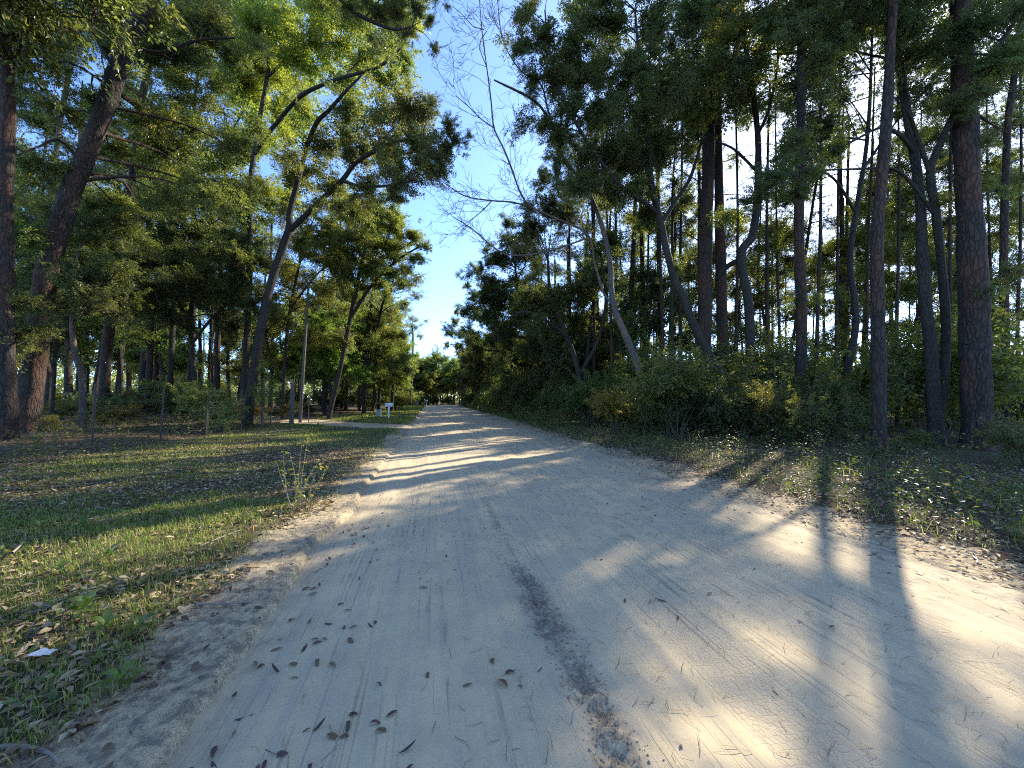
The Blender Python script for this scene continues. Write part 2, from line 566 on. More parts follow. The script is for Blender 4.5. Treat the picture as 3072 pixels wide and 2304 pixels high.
sv = axis([(-14, -1, 1.2, 0.3), (-1, 8, 0.055, 0.075), (8, 40, 0.08, 0.7), (40, 110, 0.7, 2.0), (110, 420, 3, 25)])
tv = axis([(-330, -45, 25, 3), (-45, -9.5, 2.5, 0.25), (-9.5, -2.5, 0.2, 0.07), (-2.5, -0.85, 0.05, 0.035), (-0.85, 3.6, 0.25, 0.25), (3.6, 7.0, 0.07, 0.07), (7, 14, 0.09, 0.35), (14, 50, 0.5, 3), (50, 330, 4, 25)])
S, T = np.meshgrid(sv, tv, indexing='ij')
Z = ground_z(S, T)
X, Y = xy(S, T)
dl, dr = edge_dist(S, T)
d = np.maximum(dl, dr)
sand = np.where(dl > dr, 1.15 * (1 - smooth(0.30, 0.80, dl)), 1.2 * (1 - smooth(0.3, 1.35, dr + 0.35 * fbm(S * 1.2, T * 1.2, 44, 2))))
dd = drive_dist(S, T)
sand = np.maximum(sand, 0.9 * (1 - smooth(1.2, 1.9, dd)) * (dl > 0))
green = np.where(dl > dr, smooth(0.3, 0.9, dl) * (1 - smooth(5.5, 8.5, dl)) * np.clip(0.62 + 0.9 * fbm(S * 0.35, T * 0.35, 45, 3), 0.05, 1),
                 0.75 * smooth(0.6, 1.8, dr) * np.clip(0.55 + fbm(S * 0.5, T * 0.5, 46, 2), 0, 1))
ns, ntt = S.shape
ii, jj = np.meshgrid(np.arange(ns - 1), np.arange(ntt - 1), indexing='ij')
Q = np.stack([ii * ntt + jj, (ii + 1) * ntt + jj, (ii + 1) * ntt + jj + 1, ii * ntt + jj + 1], -1).reshape(-1, 4)[:, ::-1]
gm_ = mesh_np('woodland_ground', np.stack([X, Y, Z], -1).reshape(-1, 3), [Q], [M_GROUND], attrs={'sand': sand.ravel(), 'green': green.ravel()}, smooth_shade=True)
tag(link('ground', gm_), kind='structure')


def churn_mask(s, t):
    c = 0.77 + 0.05 * noise2(s * 1.3, s * 0 + 2, 60) - 0.02 * (s - 2.5) * (s < 4)
    wdt = (0.20 + 0.14 * noise2(s * 3.0, s * 0 + 5, 61)) * np.clip(1.35 - 0.22 * s, .45, 1.2)
    m_ = 1 - smooth(0.15, 1.0, np.abs(t - c + 0.05 * noise2(s * 9, t * 9, 63)) / wdt)
    along = smooth(1.25, 1.75, s) * (1 - smooth(3.0, 3.7, s)) + 0.35 * smooth(3.3, 4.2, s) * (1 - smooth(5.0, 6.2, s))
    return m_ * np.clip(along * (0.75 + 1.3 * noise2(s * 4, t * 6, 62)), 0, 1)


def road_z(s, t):
    u = (t - 1.7) / 3.0
    z = 0.018 * (1 - u * u) + 0.020 * fbm(s * 0.35, t * 0.8, 31, 3) + 0.006 * fbm(s * 1.2, t * 5.0, 33, 3)
    z = z + 0.008 * noise2(s * 0.5, t * 14, 35) * smooth(0.2, 0.9, np.abs(t - 0.5))
    for c0 in (-0.35, 1.62, 2.3, 3.75):          # shallow wheel ruts with pushed up lips
        q = (t - c0 - .10 * noise2(s * .25, s * 0 + c0, 36)) / .17
        z = z - 0.013 * np.exp(-q * q) + 0.007 * (np.exp(-((q - 1.7) / .5) ** 2) + np.exp(-((q + 1.7) / .5) ** 2))
    c = churn_mask(s, t)
    z = z + c * (0.055 * fbm(s * 13, t * 13, 37, 3) - 0.006)
    soft = np.exp(-((t - 0.72) / 0.55) ** 2) * (1 - smooth(1.6, 2.6, s))
    z = z + soft * 0.022 * fbm(s * 7, t * 7, 39, 3)
    return z


sv2 = axis([(-6, 0.8, 1.0, 0.2), (0.8, 5.2, 0.022, 0.028), (5.2, 12, 0.05, 0.2), (12, 40, 0.25, 0.8), (40, 104, 0.8, 2.0)])
tv2 = axis([(-1.35, 0.2, 0.05, 0.04), (0.2, 1.4, 0.022, 0.022), (1.4, 5.7, 0.04, 0.05)])
S, T = np.meshgrid(sv2, tv2, indexing='ij')
X, Y = xy(S, T); Z = road_z(S, T)
ns, ntt = S.shape
ii, jj = np.meshgrid(np.arange(ns - 1), np.arange(ntt - 1), indexing='ij')
Q = np.stack([ii * ntt + jj, (ii + 1) * ntt + jj, (ii + 1) * ntt + jj + 1, ii * ntt + jj + 1], -1).reshape(-1, 4)[:, ::-1]
dl, dr = edge_dist(S, T)
edge = np.clip(0.9 * smooth(-0.9, -0.05, dr) + 0.35 * smooth(-0.35, -0.02, dl), 0, 1) * np.clip(0.6 + 1.2 * fbm(S * 0.8, T * 2, 66, 3), 0, 1)
tread = (1 - smooth(0.16, 0.24, np.abs(T - 1.62 - 0.04 * (S - 2)))) * (1 - smooth(2.6, 3.6, S)) + 0.6 * (1 - smooth(0.1, 0.3, np.abs(T - 3.0 - 0.03 * S))) * (1 - smooth(3, 6, S))
rm = mesh_np('sand_road', np.stack([X, Y, Z], -1).reshape(-1, 3), [Q], [M_ROAD],
             attrs={'st': np.stack([S, T, 0 * S], -1).reshape(-1, 3), 'churn': churn_mask(S, T).ravel(), 'edge': edge.ravel(), 'tread': tread.ravel()}, smooth_shade=True)
tag(link('road', rm), kind='structure')

# driveway strip
dp = spline([(t_, s_, 0) for t_, s_ in DRIVE], 60)
dg = np.gradient(dp, axis=0); dg /= np.linalg.norm(dg, axis=1)[:, None]
nrm = np.stack([-dg[:, 1], dg[:, 0]], -1)
us = np.linspace(-1.7, 1.7, 17)
Td = dp[:, 0][:, None] + nrm[:, 0][:, None] * us; Sd = dp[:, 1][:, None] + nrm[:, 1][:, None] * us
Zd = ground_z(Sd, Td) + 0.035 - 0.09 * smooth(1.0, 1.6, np.abs(us)[None] + 0.5 * fbm(Sd * 0.9, Td * 0.9, 71, 3)) - 0.02 * np.exp(-((np.abs(us) - 0.7) / 0.25) ** 2)[None]
Xd, Yd = xy(Sd, Td)
n0, n1 = Sd.shape
ii, jj = np.meshgrid(np.arange(n0 - 1), np.arange(n1 - 1), indexing='ij')
Q = np.stack([ii * n1 + jj, (ii + 1) * n1 + jj, (ii + 1) * n1 + jj + 1, ii * n1 + jj + 1], -1).reshape(-1, 4)
dm = mesh_np('driveway_sand', np.stack([Xd, Yd, Zd], -1).reshape(-1, 3), [Q], [M_ROAD],
             attrs={'st': np.stack([Sd, Td, 0 * Sd], -1).reshape(-1, 3), 'edge': np.tile(smooth(0.5, 1.5, np.abs(us)), n0) * 0.6}, smooth_shade=True)
tag(link('driveway', dm), kind='structure')

# ------------------------------------------------------------------ foliage masses (shared mesh data)
def leafy_mass(name, seed, R=1.6, twigs=44, per=95, leaf=(0.085, 0.036), flat=0.62, mat=None, lean=0.35):
    r = np.random.default_rng(seed)
    g = Geo()
    cen = []
    while len(cen) < twigs:
        v = r.normal(size=3); v /= np.linalg.norm(v)
        rad = R * r.random() ** 0.55 * (0.7 + 0.75 * r.random() ** 2)
        p = v * rad
        if noise2(np.array([p[0] * 0.9 + seed]), np.array([p[1] * 0.9 + p[2] * 1.4]), seed)[0] < -0.12:
            continue
        p[2] *= flat
        cen.append(p)
    cen = np.array(cen)
    for c in cen[: int(twigs * 0.6)]:
        st_ = c * 0.12 + r.normal(size=3) * 0.12 - np.array((0, 0, 0.15))
        mid = c * 0.55 + r.normal(size=3) * 0.10
        V, F = tube([st_, mid, c], [0.022, 0.013, 0.004], 3, 4, tip=False)
        g.add(V, F, 1)
    PP, AX, NR = [], [], []
    for c in cen:
        n = int(per * (0.6 + 0.8 * r.random()))
        out = unit(c + np.array((0, 0, 0.25)) + r.normal(size=3) * 0.5)
        side = unit(np.cross(out, (0, 0, 1)) + 1e-3)
        ln = 0.36 + 0.62 * r.random() ** 1.5
        u = r.random(n) - 0.55
        p = c + out * (u * ln * 1.6)[:, None] + side * (r.normal(size=n) * 0.17)[:, None]
        p[:, 2] += r.normal(size=n) * 0.09 - 0.10 * (u + 0.5) ** 2
        ax = out * 0.7 + side * r.normal(size=n)[:, None] * 0.9 + r.normal(size=(n, 3)) * 0.45 - np.array((0, 0, lean))
        nr = np.array((0, 0, 1.0)) + r.normal(size=(n, 3)) * 0.75
        PP.append(p); AX.append(ax); NR.append(nr)
    PP = np.concatenate(PP); AX = np.concatenate(AX); NR = np.concatenate(NR)
    n = len(PP)
    sc_ = 0.65 + 0.7 * r.random(n)
    V, F = leaf_quads(PP, AX, NR, leaf[0] * sc_, leaf[1] * sc_)
    a = np.repeat(np.clip(r.random(n) ** 1.1, 0, 1), 4)
    g.add(V, F, 0, a, False)
    return g.mesh(name, [mat, M_TWIG])


def needle_mass(name, seed, R=1.6, tufts=120, per=34, L=0.24):
    r = np.random.default_rng(seed)
    g = Geo()
    v = unit(r.normal(size=(tufts, 3)))
    c = v * (R * r.random(tufts) ** 0.4)[:, None]
    c[:, 2] = c[:, 2] * 0.5
    for q in c[:40]:
        V, F = tube([q * 0.1, q * 0.6 + r.normal(size=3) * 0.08, q], [0.022, 0.014, 0.006], 3, 3, tip=False)
        g.add(V, F, 1)
    pos = np.repeat(c, per, 0)
    out = np.repeat(unit(c + np.array((0, 0, 0.5))), per, 0)
    ax = unit(out + r.normal(size=pos.shape) * 0.75)
    pos = pos + r.normal(size=pos.shape) * 0.03
    n = len(pos)
    ln = L * (0.7 + 0.5 * r.random(n))[:, None]
    sd = unit(np.cross(ax, r.normal(size=(n, 3))))
    V = np.stack([pos - sd * 0.007, pos + sd * 0.007, pos + ax * ln - np.array((0, 0, 0.05)) * ln / L], 1).reshape(-1, 3)
    F = np.arange(n * 3).reshape(-1, 3)
    g.add(V, F, 0, np.repeat(r.random(n), 3), False)
    return g.mesh(name, [M_NEEDLE, M_TWIG])


R0 = 1.6
OAK_MASS = [leafy_mass('oak_foliage', 100 + k, R0, 58, 84, (0.165, 0.070), 0.80, M_LEAF) for k in range(8)]
THIN_MASS = [leafy_mass('thin_foliage', 140 + k, R0, 40, 52, (0.155, 0.066), 0.75, M_LEAF) for k in range(5)]
SHRUB_MASS = [leafy_mass('shrub_foliage', 180 + k, R0, 38, 50, (0.18, 0.085), 0.85, M_SHRUB, 0.15) for k in range(5)]
PINE_MASS = [needle_mass('pine_foliage', 220 + k) for k in range(4)]


def jitter_tint(t, a=0.18):
    k = 1 + random.uniform(-a, a)
    return (t[0] * k * (1 + random.uniform(-.1, .1)), t[1] * k, t[2] * k, 1.0)


# openings in the canopy: the photo's sunlit patches are where the sun finds a way through the leaves
LIT_PIX = [(60, 545), (100, 535), (150, 565), (200, 560), (250, 545), (290, 535), (30, 610), (80, 600), (330, 495), (280, 505), (0, 560), (640, 725, .6),
           (8, 596), (40, 580), (75, 566), (110, 562), (145, 548), (180, 545), (215, 534), (250, 530), (285, 518), (320, 508), (350, 500), (375, 492), (30, 565), (5, 575), (95, 548), (160, 560),
           (405, 478), (450, 470), (490, 462), (530, 456), (400, 462), (440, 452), (480, 446), (430, 436), (470, 430), (450, 424), (500, 440), (300, 446), (270, 450), (330, 461), (360, 460), (230, 452), (200, 450), (250, 440), (180, 462), (310, 438), (20, 500), (60, 470), (120, 575), (60, 590), (200, 548), (235, 545), (270, 528), (310, 520), (130, 530),
           (630, 548, .5), (700, 700, .8), (735, 722, .8), (690, 745, .8), (765, 740, .6), (856, 622, .3), (945, 610, .3), (780, 500), (835, 520), (900, 540), (955, 552), (1005, 575), (700, 455), (735, 478), (760, 450), (770, 510), (800, 480), (780, 460), (740, 470), (960, 580), (600, 440), (560, 425)]
SUN_RAYS = []
for _p in LIT_PIX:
    _q = P(_p[0], _p[1], 1.0); _k = CAM_Z / (CAM_Z - _q[2])
    SUN_RAYS.append((_q[0] * _k, _k, 0.05, _p[2] if len(_p) > 2 else 0.95))
SUN_RAYS.append((0, 0, CAM_Z, 0.85))             # the sun itself glints through near the top of the wood
SUN_RAYS = np.array(SUN_RAYS); SUN_K = SUN_RAYS[:, 3]; SUN_RAYS = SUN_RAYS[:, :3]; SUN_V = np.array(sdir)


def blocks_patch(c, r):
    v = np.asarray(c, float) - SUN_RAYS
    al = v @ SUN_V
    dist = np.linalg.norm(v - al[:, None] * SUN_V, axis=1)
    return bool(np.any((al > 1.5) & (dist < SUN_K * r + 0.1)))


def foliage(parent, base, c, r, tint, masses):
    o = link('foliage', random.choice(masses), parent, Vector(c) - Vector(base))
    k = r / R0
    o.scale = (k * random.uniform(.9, 1.15), k * random.uniform(.9, 1.15), k * random.uniform(.85, 1.15))
    o.rotation_euler = (random.uniform(-.7, .7), random.uniform(-.7, .7), random.uniform(0, 6.28))
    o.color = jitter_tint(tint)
    return o


# ------------------------------------------------------------------ hero trees, set out from where they stand
def unproj(path, D):
    pts, rad = [], []
    for q in path:
        px, py, w = q[:3]
        dep = q[3] if len(q) > 3 else D
        pts.append(P(px, py, dep))
        stretch = math.sqrt(1 + ((px - 512) / FPX) ** 2)
        rad.append(max(0.006, 0.5 * w * dep / FPX / stretch))
    return pts, rad


def bare_twigs(g, pts, rad, seed, levels=2, dens=2.2, length=1.3):
    """thin leafless side shoots along a limb"""
    r = np.random.default_rng(seed)
    c = spline(np.column_stack([np.asarray(pts), np.asarray(rad)]), 40)
    arc = np.linalg.norm(np.diff(c[:, :3], axis=0), axis=1).sum()
    for k in range(int(arc * dens)):
        i = int(r.integers(6, 39))
        p = c[i, :3]; d = unit(c[min(i + 1, 39), :3] - c[i - 1, :3])
        o = unit(d * 0.9 + unit(r.normal(size=3)) * 0.75)
        L = length * (0.4 + 0.8 * r.random())
        q = [p, p + o * L * 0.4 + r.normal(size=3) * 0.03 * L, p + o * L * 0.75 + r.normal(size=3) * 0.05 * L, p + o * L + r.normal(size=3) * 0.08 * L + np.array((0, 0, 0.06)) * L]
        rr = [min(c[i, 3] * 0.55, 0.012), 0.0075, 0.005, 0.003]
        V, F = tube(q, rr, 3, 5, tip=False)
        g.add(V, F, 0)
        if levels > 1:
            bare_twigs(g, q, rr, seed * 7 + k + 1, levels - 1, dens * 1.2, length * 0.5)


def hero(name, label, D, stem, limbs=(), masses=(), bark=None, tint=(1, 1, 1), pool=None, group=None, cat='tree',
         top=None, top_masses=(), sides=12, rough=0.10, bare=(), flare=0.35, leafless=False, limb_bark=None, wires=True, fill=1.0):
    bark = bark or M_OAK; pool = pool or OAK_MASS
    pts, rad = unproj(stem, D)
    bx, by = pts[0][0], pts[0][1]
    gz = G(bx, by)
    base = np.array((bx, by, gz))
    foot = base.copy(); foot[2] -= 0.15
    if pts[0][2] < gz + 0.4:
        pts[0] = foot
    else:
        pts = [foot] + pts; rad = [rad[0] * 1.05] + rad
    if top:                                     # carry the stem on above the picture
        dxy = (pts[-1] - pts[-2]); dxy = dxy / max(dxy[2], 1e-3)
        dz = top - pts[-1][2]
        if dz > 1:
            e = pts[-1] + dxy * dz * 0.5 * 0.6; m_ = pts[-1] + dxy * dz * 0.45
            m_[2] = pts[-1][2] + dz * 0.5
            e2 = m_ + (m_ - pts[-1]) * 0.8; e2[2] = top
            pts += [m_, e2]; rad += [rad[-1] * 0.7, 0.04]
    root = thing(name, label, cat, base, 0, group)
    g = Geo()
    H = sum(np.linalg.norm(np.subtract(a, b)) for a, b in zip(pts[:-1], pts[1:]))
    V, F = tube(pts, rad, sides, max(14, int(H / 0.22)), rough, int(D * 13) % 97, flare)
    g.add(V, F, 0)
    skel = [spline(np.column_stack([pts, rad]), 60)]; limb_geo = []
    for k, lb in enumerate(limbs):
        lp, lr = unproj(lb, lb[0][3] if len(lb[0]) > 3 else D)
        if bare: lr = [max(.005, q * .75) for q in lr]
        near = min((np.linalg.norm(s_[:, :3] - lp[0], axis=1).min(), i) for i, s_ in enumerate(skel))
        src = skel[near[1]]
        j = int(np.argmin(np.linalg.norm(src[:, :3] - lp[0], axis=1)))
        lp[0] = src[j, :3]
        L = sum(np.linalg.norm(np.subtract(a, b)) for a, b in zip(lp[:-1], lp[1:]))
        lg = Geo()
        V, F = tube(lp, lr, max(6, sides - 4), max(8, int(L / 0.3)), rough * 0.8, k + 3)
        lg.add(V, F, 0)
        if k in bare or leafless:
            bare_twigs(lg, lp, lr, k * 31 + int(D * 10), 3, 2.6, 1.7)
        limb_geo.append(lg)
        skel.append(spline(np.column_stack([lp, lr]), 40))
    SK = np.vstack([s_[8:] if i == 0 else s_ for i, s_ in enumerate(skel)])
    OWN = np.concatenate([np.full(len(s_) - (8 if i == 0 else 0), i) for i, s_ in enumerate(skel)])
    allm = []
    for q in masses:
        px, py, rp = q[:3]
        dep = q[3] if len(q) > 3 else D + random.uniform(-0.16, 0.14) * D
        allm.append((P(px, py, dep), rp * dep / FPX))
    for q in top_masses:
        allm.append((np.array(q[:3]) + np.array((bx, by, 0)), q[3]))
    extra = []
    for c, r_ in allm:
        if random.random() < fill:
            extra.append((c + np.array([random.gauss(0, .95), random.gauss(0, .95), random.gauss(0, .75)]) * r_, r_ * random.uniform(.65, 1.0), THIN_MASS if pool is not PINE_MASS else pool))
    for c, r_, *pl in [m_ for m_ in allm] + extra:
        if blocks_patch(c, r_): continue
        if wires and not pl:
            pen = np.linalg.norm(SK[:, :3] - c, axis=1) + np.maximum(0, SK[:, 2] - c[2] + 0.3) * 1.5
            ia = int(np.argmin(pen)); a = SK[ia]; og = g if OWN[ia] == 0 else limb_geo[OWN[ia] - 1]
            v = c - a[:3]; L = np.linalg.norm(v)
            if L > 0.4:
                mid = a[:3] + v * 0.5 + np.array((random.uniform(-.1, .1), random.uniform(-.1, .1), 0.10)) * L
                r1 = min(a[3] * 0.55, 0.018 + 0.012 * L)
                V, F = tube([a[:3], mid, c], [r1, r1 * 0.6, 0.008], 5, 6, 0.08, 4)
                og.add(V, F, 0)
        foliage(root, base, c, r_, tint, pl[0] if pl else pool)
    for lg in limb_geo:
        link('limb', lg.mesh('limb', [limb_bark or bark], base), root)
    link('trunk', g.mesh('trunk', [bark], base), root)
    return root


def pine_top(H, n=8, spread=1.7):
    out = []
    for k in range(n):
        a = k * 2.4 + random.random()
        f = k / (n - 1)
        rr = spread * (1 - 0.75 * f) * random.uniform(.6, 1.2)
        out.append((math.cos(a) * rr, math.sin(a) * rr, H * (0.68 + 0.33 * f), random.uniform(1.2, 1.7) * (1 - .3 * f)))
    return out

def blob(n, x0, x1, y0, y1, d0, d1, r0, r1, seed=1):
    """n further leafy masses spread over a stretch of crown"""
    q = random.Random(seed); out = []
    for _ in range(n):
        best = None
        for _ in range(8):
            c = (q.uniform(x0, x1), q.uniform(y0, y1))
            dm = min([(c[0] - o[0]) ** 2 + (c[1] - o[1]) ** 2 for o in out] or [1e9])
            if best is None or dm > best[0]: best = (dm, c)
        out.append((*best[1], q.uniform(r0, r1), q.uniform(d0, d1)))
    return out


# ---- beside the fence -------------------------------------------------------------------------
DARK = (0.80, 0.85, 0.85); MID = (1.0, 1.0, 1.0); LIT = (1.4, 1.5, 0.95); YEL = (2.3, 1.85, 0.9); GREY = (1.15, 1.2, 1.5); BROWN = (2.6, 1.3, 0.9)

hero('oak_tree', 'oak forking in two low over the fence, its crown reaching out across the road', 19,
     [(247, 419, 11), (252, 385, 10), (260, 333, 9.5), (270, 287, 9), (282, 250, 8.5), (290, 228, 8), (290, 212, 6.5), (298, 180, 6), (306, 150, 5), (316, 124, 4.5, 18), (331, 108, 4, 17.5), (345, 92, 3, 17), (362, 75, 2.5, 17)],
     [[(290, 228, 7, 19), (300, 221, 6.5, 18.8), (318, 203, 5.8, 18.2), (341, 182, 5.2, 17.5), (356, 163, 4.6, 17), (380, 148, 4, 16.5), (400, 141, 3, 16), (432, 137, 2, 15.5)],
      [(341, 182, 4, 17.5), (360, 186, 3.4, 17), (385, 186, 2.8, 16.5), (412, 181, 2, 16)]],
     [(350, 148, 24, 18), (386, 152, 24, 17), (418, 146, 24, 16), (444, 150, 17, 15.5), (455, 140, 11, 15.5), (437, 168, 16, 15.5), (405, 175, 20, 16), (368, 187, 21, 17), (332, 198, 20, 18),
      (380, 116, 25, 17), (413, 108, 22, 16), (430, 104, 12, 16), (350, 112, 24, 18), (322, 140, 22, 19), (300, 170, 20, 20), (408, 125, 20, 18), (446, 128, 10, 15), (395, 196, 13, 16)],
     tint=MID)
hero('oak_tree', 'tall upright oak behind the forked oak, with one long limb arching towards the road', 24,
     [(243, 408, 8), (246, 350, 7), (249, 300, 6.5), (250, 240, 6.2), (251, 180, 6), (254, 155, 5.5), (262, 105, 4.5), (268, 70, 4), (267, 38, 3.4), (270, 2, 2.6)],
     [[(253, 158, 5.5, 24), (275, 125, 5, 23), (300, 97, 4.5, 22), (322, 85, 4, 21), (345, 77, 3.5, 20), (380, 66, 3, 19), (403, 46, 2, 18.5)],
      [(266, 80, 3.5, 24), (285, 60, 3, 23), (310, 30, 2.5, 22), (330, 5, 2, 21)]],
     [(300, 62, 28, 23), (334, 42, 28, 22), (368, 52, 26, 21), (396, 36, 22, 20), (342, 82, 20, 22), (386, 78, 20, 20), (404, 62, 16, 20), (360, 14, 26, 21), (322, 12, 26, 23), (290, 30, 24, 24),
      (265, 52, 22, 25), (276, 102, 20, 24), (243, 92, 20, 25), (250, 140, 18, 25), (392, 8, 18, 20), (308, 112, 18, 24)],
     tint=(1.55, 1.62, 0.9), top=26, top_masses=[(0, 0, 24, 1.8), (1.5, -1, 25, 1.7), (-1.5, 1, 23, 1.7), (2, -2.5, 23, 1.6)])  # tint puts the sun on this crown into the leaf colour
hero('oak_tree', 'dark thick trunked oak overhanging the verge with a leafy limb high above the road', 9.5,
     [(-62, 440, 26), (-60, 300, 24), (-55, 200, 22), (-40, 60, 20), (-20, -80, 18)],
     [[(-40, 60, 12, 9.5), (60, -80, 9, 10), (180, -90, 7, 11), (290, -50, 5.5, 11.5), (341, 0, 4.5, 12), (357, 14, 4, 12), (392, 29, 3, 12), (412, 27, 2, 12)]],
     [(352, 6, 14, 12), (378, 14, 14, 12), (398, 10, 14, 12), (418, 8, 12, 12), (430, 22, 8, 12), (408, 30, 10, 12), (425, -14, 16, 12), (390, -20, 20, 12), (330, -20, 22, 12), (270, -60, 26, 11), (200, -70, 26, 11), (435, 48, 7, 12.5)],
     tint=DARK, top=16, top_masses=[(0, 0, 14, 1.8), (1.5, 1, 15, 1.8), (-1, 1.5, 13, 1.8), (1, -1.5, 13, 1.6)], sides=18, rough=0.12)
hero('pine_tree', 'stout mossy trunk leaning towards the road just inside the wire fence', 13.5,
     [(27, 424, 30), (30, 390, 29), (38, 335, 28), (44, 290, 27), (56, 240, 25), (68, 200, 23), (84, 160, 22), (100, 122, 21), (118, 70, 20), (138, 20, 19), (152, -10, 18)],
     [[(84, 160, 6, 13.5), (60, 140, 4.5, 13), (40, 146, 3, 12.5), (18, 155, 2, 12)], [(118, 70, 6, 13.5), (104, 52, 5, 13.5), (90, 30, 4, 14), (70, 5, 3, 14)],
      [(128, 45, 5, 13.5), (160, 52, 4, 13.8), (200, 40, 3, 14), (235, 38, 2, 14)]],
     [(60, 30, 26, 15), (92, 18, 26, 15), (150, 32, 26, 15), (182, 55, 24, 15), (205, 104, 22, 17), (110, 150, 20, 17), (64, 112, 24, 14), (38, 165, 26, 13), (88, 205, 18, 16), (172, 150, 24, 18), (200, 188, 20, 18),
      (140, 215, 22, 19), (60, 232, 24, 15), (25, 235, 26, 13), (24, 60, 28, 13), (210, 30, 24, 15), (235, 60, 20, 16), (120, 110, 16, 17)] + blob(26, -10, 240, -20, 210, 14, 20, 17, 25, 2),
     bark=M_PINE, tint=(1.0, 1.05, 1.0), pool=OAK_MASS[:4] + THIN_MASS, top=19, top_masses=[(2, 1, 17, 1.8), (3.5, 0, 18, 1.7), (1, 2, 18.5, 1.6)], sides=22, rough=0.14)
hero('pine_tree', 'thick grey pine standing nearest the fence where the wires begin', 11.5,
     [(7, 440, 22), (6, 330, 20), (5, 220, 19), (7, 120, 18), (6, 40, 17), (8, -20, 16)], [], [(20, 20, 18, 12), (-20, 60, 26, 12), (16, 290, 24, 12), (24, 330, 22, 12), (-10, 350, 26, 12)],
     bark=M_PINE, tint=DARK, top=20, sides=20, pool=OAK_MASS, rough=0.12)
hero('sapling_tree', 'slim grey sapling with a crooked stem inside the wire fence', 15,
     [(83, 424, 8), (82, 379, 7.5), (75, 352, 6.5), (72, 320, 6), (74, 283, 5), (80, 250, 4), (92, 225, 3)], [[(74, 300, 3, 15), (60, 280, 2.2, 14.5), (45, 270, 1.5, 14)]],
     [(92, 236, 18, 15), (112, 252, 18, 16), (70, 262, 18, 15), (46, 272, 18, 14.5), (60, 300, 17, 15.5), (100, 290, 14, 16)], bark=M_PALE, tint=DARK)

LEFT_PINES = [(46, 402, 8, 34, 0.10), (68, 408, 10, 26, 0.04), (93, 406, 6.5, 32, 0.12), (117, 400, 7, 36, 0.12), (141, 402, 8.5, 31, 0.05), (154, 402, 7, 33, 0.10), (190, 404, 7, 30, 0.02),
              (199, 398, 4.5, 42, 0.02), (128, 400, 4, 44, 0.02), (215, 400, 4.5, 40, 0.05), (229, 400, 4, 44, 0.0), (270, 402, 4, 38, 0.02), (166, 398, 4, 46, 0.04), (20, 402, 8, 30, 0.1)]
for k, (px, py, w, D, ln) in enumerate(LEFT_PINES):
    stem = [(px, py, w)] + [(px + ln * h + 2 * math.sin(k * 3 + h * .02), py - h, w * (1 - .025 * m_)) for m_ in (4, 8, 12, 16, 18) for h in (m_ * FPX / D,)]
    b_ = P(px, py, D)
    hero('pine_tree', 'reddish straight pine trunk in the shaded wood behind the wire fence', D, stem, [], [], bark=M_PINE, tint=MID, pool=PINE_MASS, top=random.uniform(19, 25),
         top_masses=pine_top(21, 7), group='pines behind the wire fence', sides=10, flare=0.25)
hero('pine_tree', 'tall straight pine behind the fence with a pale bare upper trunk', 23,
     [(102, 422, 12.5), (108, 341, 12), (115, 300, 11), (122, 264, 10.5), (128, 216, 9.5), (136, 147, 8.5), (143, 93, 8), (153, 46, 7), (157, 10, 6.5), (160, -20, 6)], [], [(165, 120, 14, 24), (150, 20, 18, 24), (180, 5, 18, 24)],
     bark=M_PINE, top=26, top_masses=pine_top(26, 7), pool=PINE_MASS, sides=14, tint=LIT)
hero('pine_tree', 'leaning pale pine trunk between the two stout trunks beside the fence', 19,
     [(36, 410, 7), (40, 330, 7), (46, 250, 6.5), (54, 170, 6.2), (62, 110, 6), (72, 60, 5.5), (84, 10, 5)], [], [], bark=M_PALE, top=23, top_masses=pine_top(23, 6), pool=PINE_MASS, sides=10)
hero('oak_tree', 'dense dark low oak filling the gap between the pines behind the fence', 22,
     [(196, 415, 6), (194, 370, 5.5), (190, 320, 5), (196, 280, 4), (204, 250, 3), (210, 225, 2.5)],
     [[(190, 320, 4, 22), (170, 290, 3, 22), (150, 270, 2, 22)], [(194, 345, 4, 22), (215, 315, 3, 21), (238, 298, 2, 21)]],
     [(190, 232, 22), (216, 248, 22), (168, 258, 22), (208, 284, 22), (236, 296, 18), (150, 296, 22), (180, 316, 22), (228, 322, 16), (240, 262, 17), (182, 280, 22), (150, 262, 18), (255, 306, 13)] + blob(22, 120, 265, 190, 310, 19, 25, 14, 21, 3),
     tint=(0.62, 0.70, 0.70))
hero('oak_tree', 'shaded young oak with drooping leaves behind the wires by the stout trunks', 15.5,
     [(50, 432, 5), (54, 380, 4.5), (56, 330, 4), (58, 290, 3), (62, 268, 2)], [],
     [(20, 282, 22), (48, 296, 20), (30, 322, 20), (60, 326, 18), (10, 340, 22), (104, 300, 16), (118, 290, 16, 20), (125, 270, 16, 20)] + blob(20, -10, 130, 215, 310, 13, 20, 15, 22, 4), tint=(0.65, 0.72, 0.7))
hero('oak_tree', 'slender oak with a brown tinged crown beside the bare pole', 27,
     [(283, 408, 4), (285, 360, 4), (290, 310, 3.5), (298, 270, 3), (306, 235, 2.2)], [[(290, 310, 3, 27), (312, 280, 2, 26), (330, 262, 1.5, 26)]],
     [(285, 270, 20), (304, 245, 18), (326, 235, 18), (340, 262, 18), (322, 290, 17), (300, 305, 16), (345, 215, 18), (280, 320, 14), (265, 290, 14)] + blob(14, 262, 345, 190, 345, 25, 30, 13, 19, 5), tint=(1.05, 1.0, 0.9), pool=OAK_MASS[:3] + THIN_MASS)
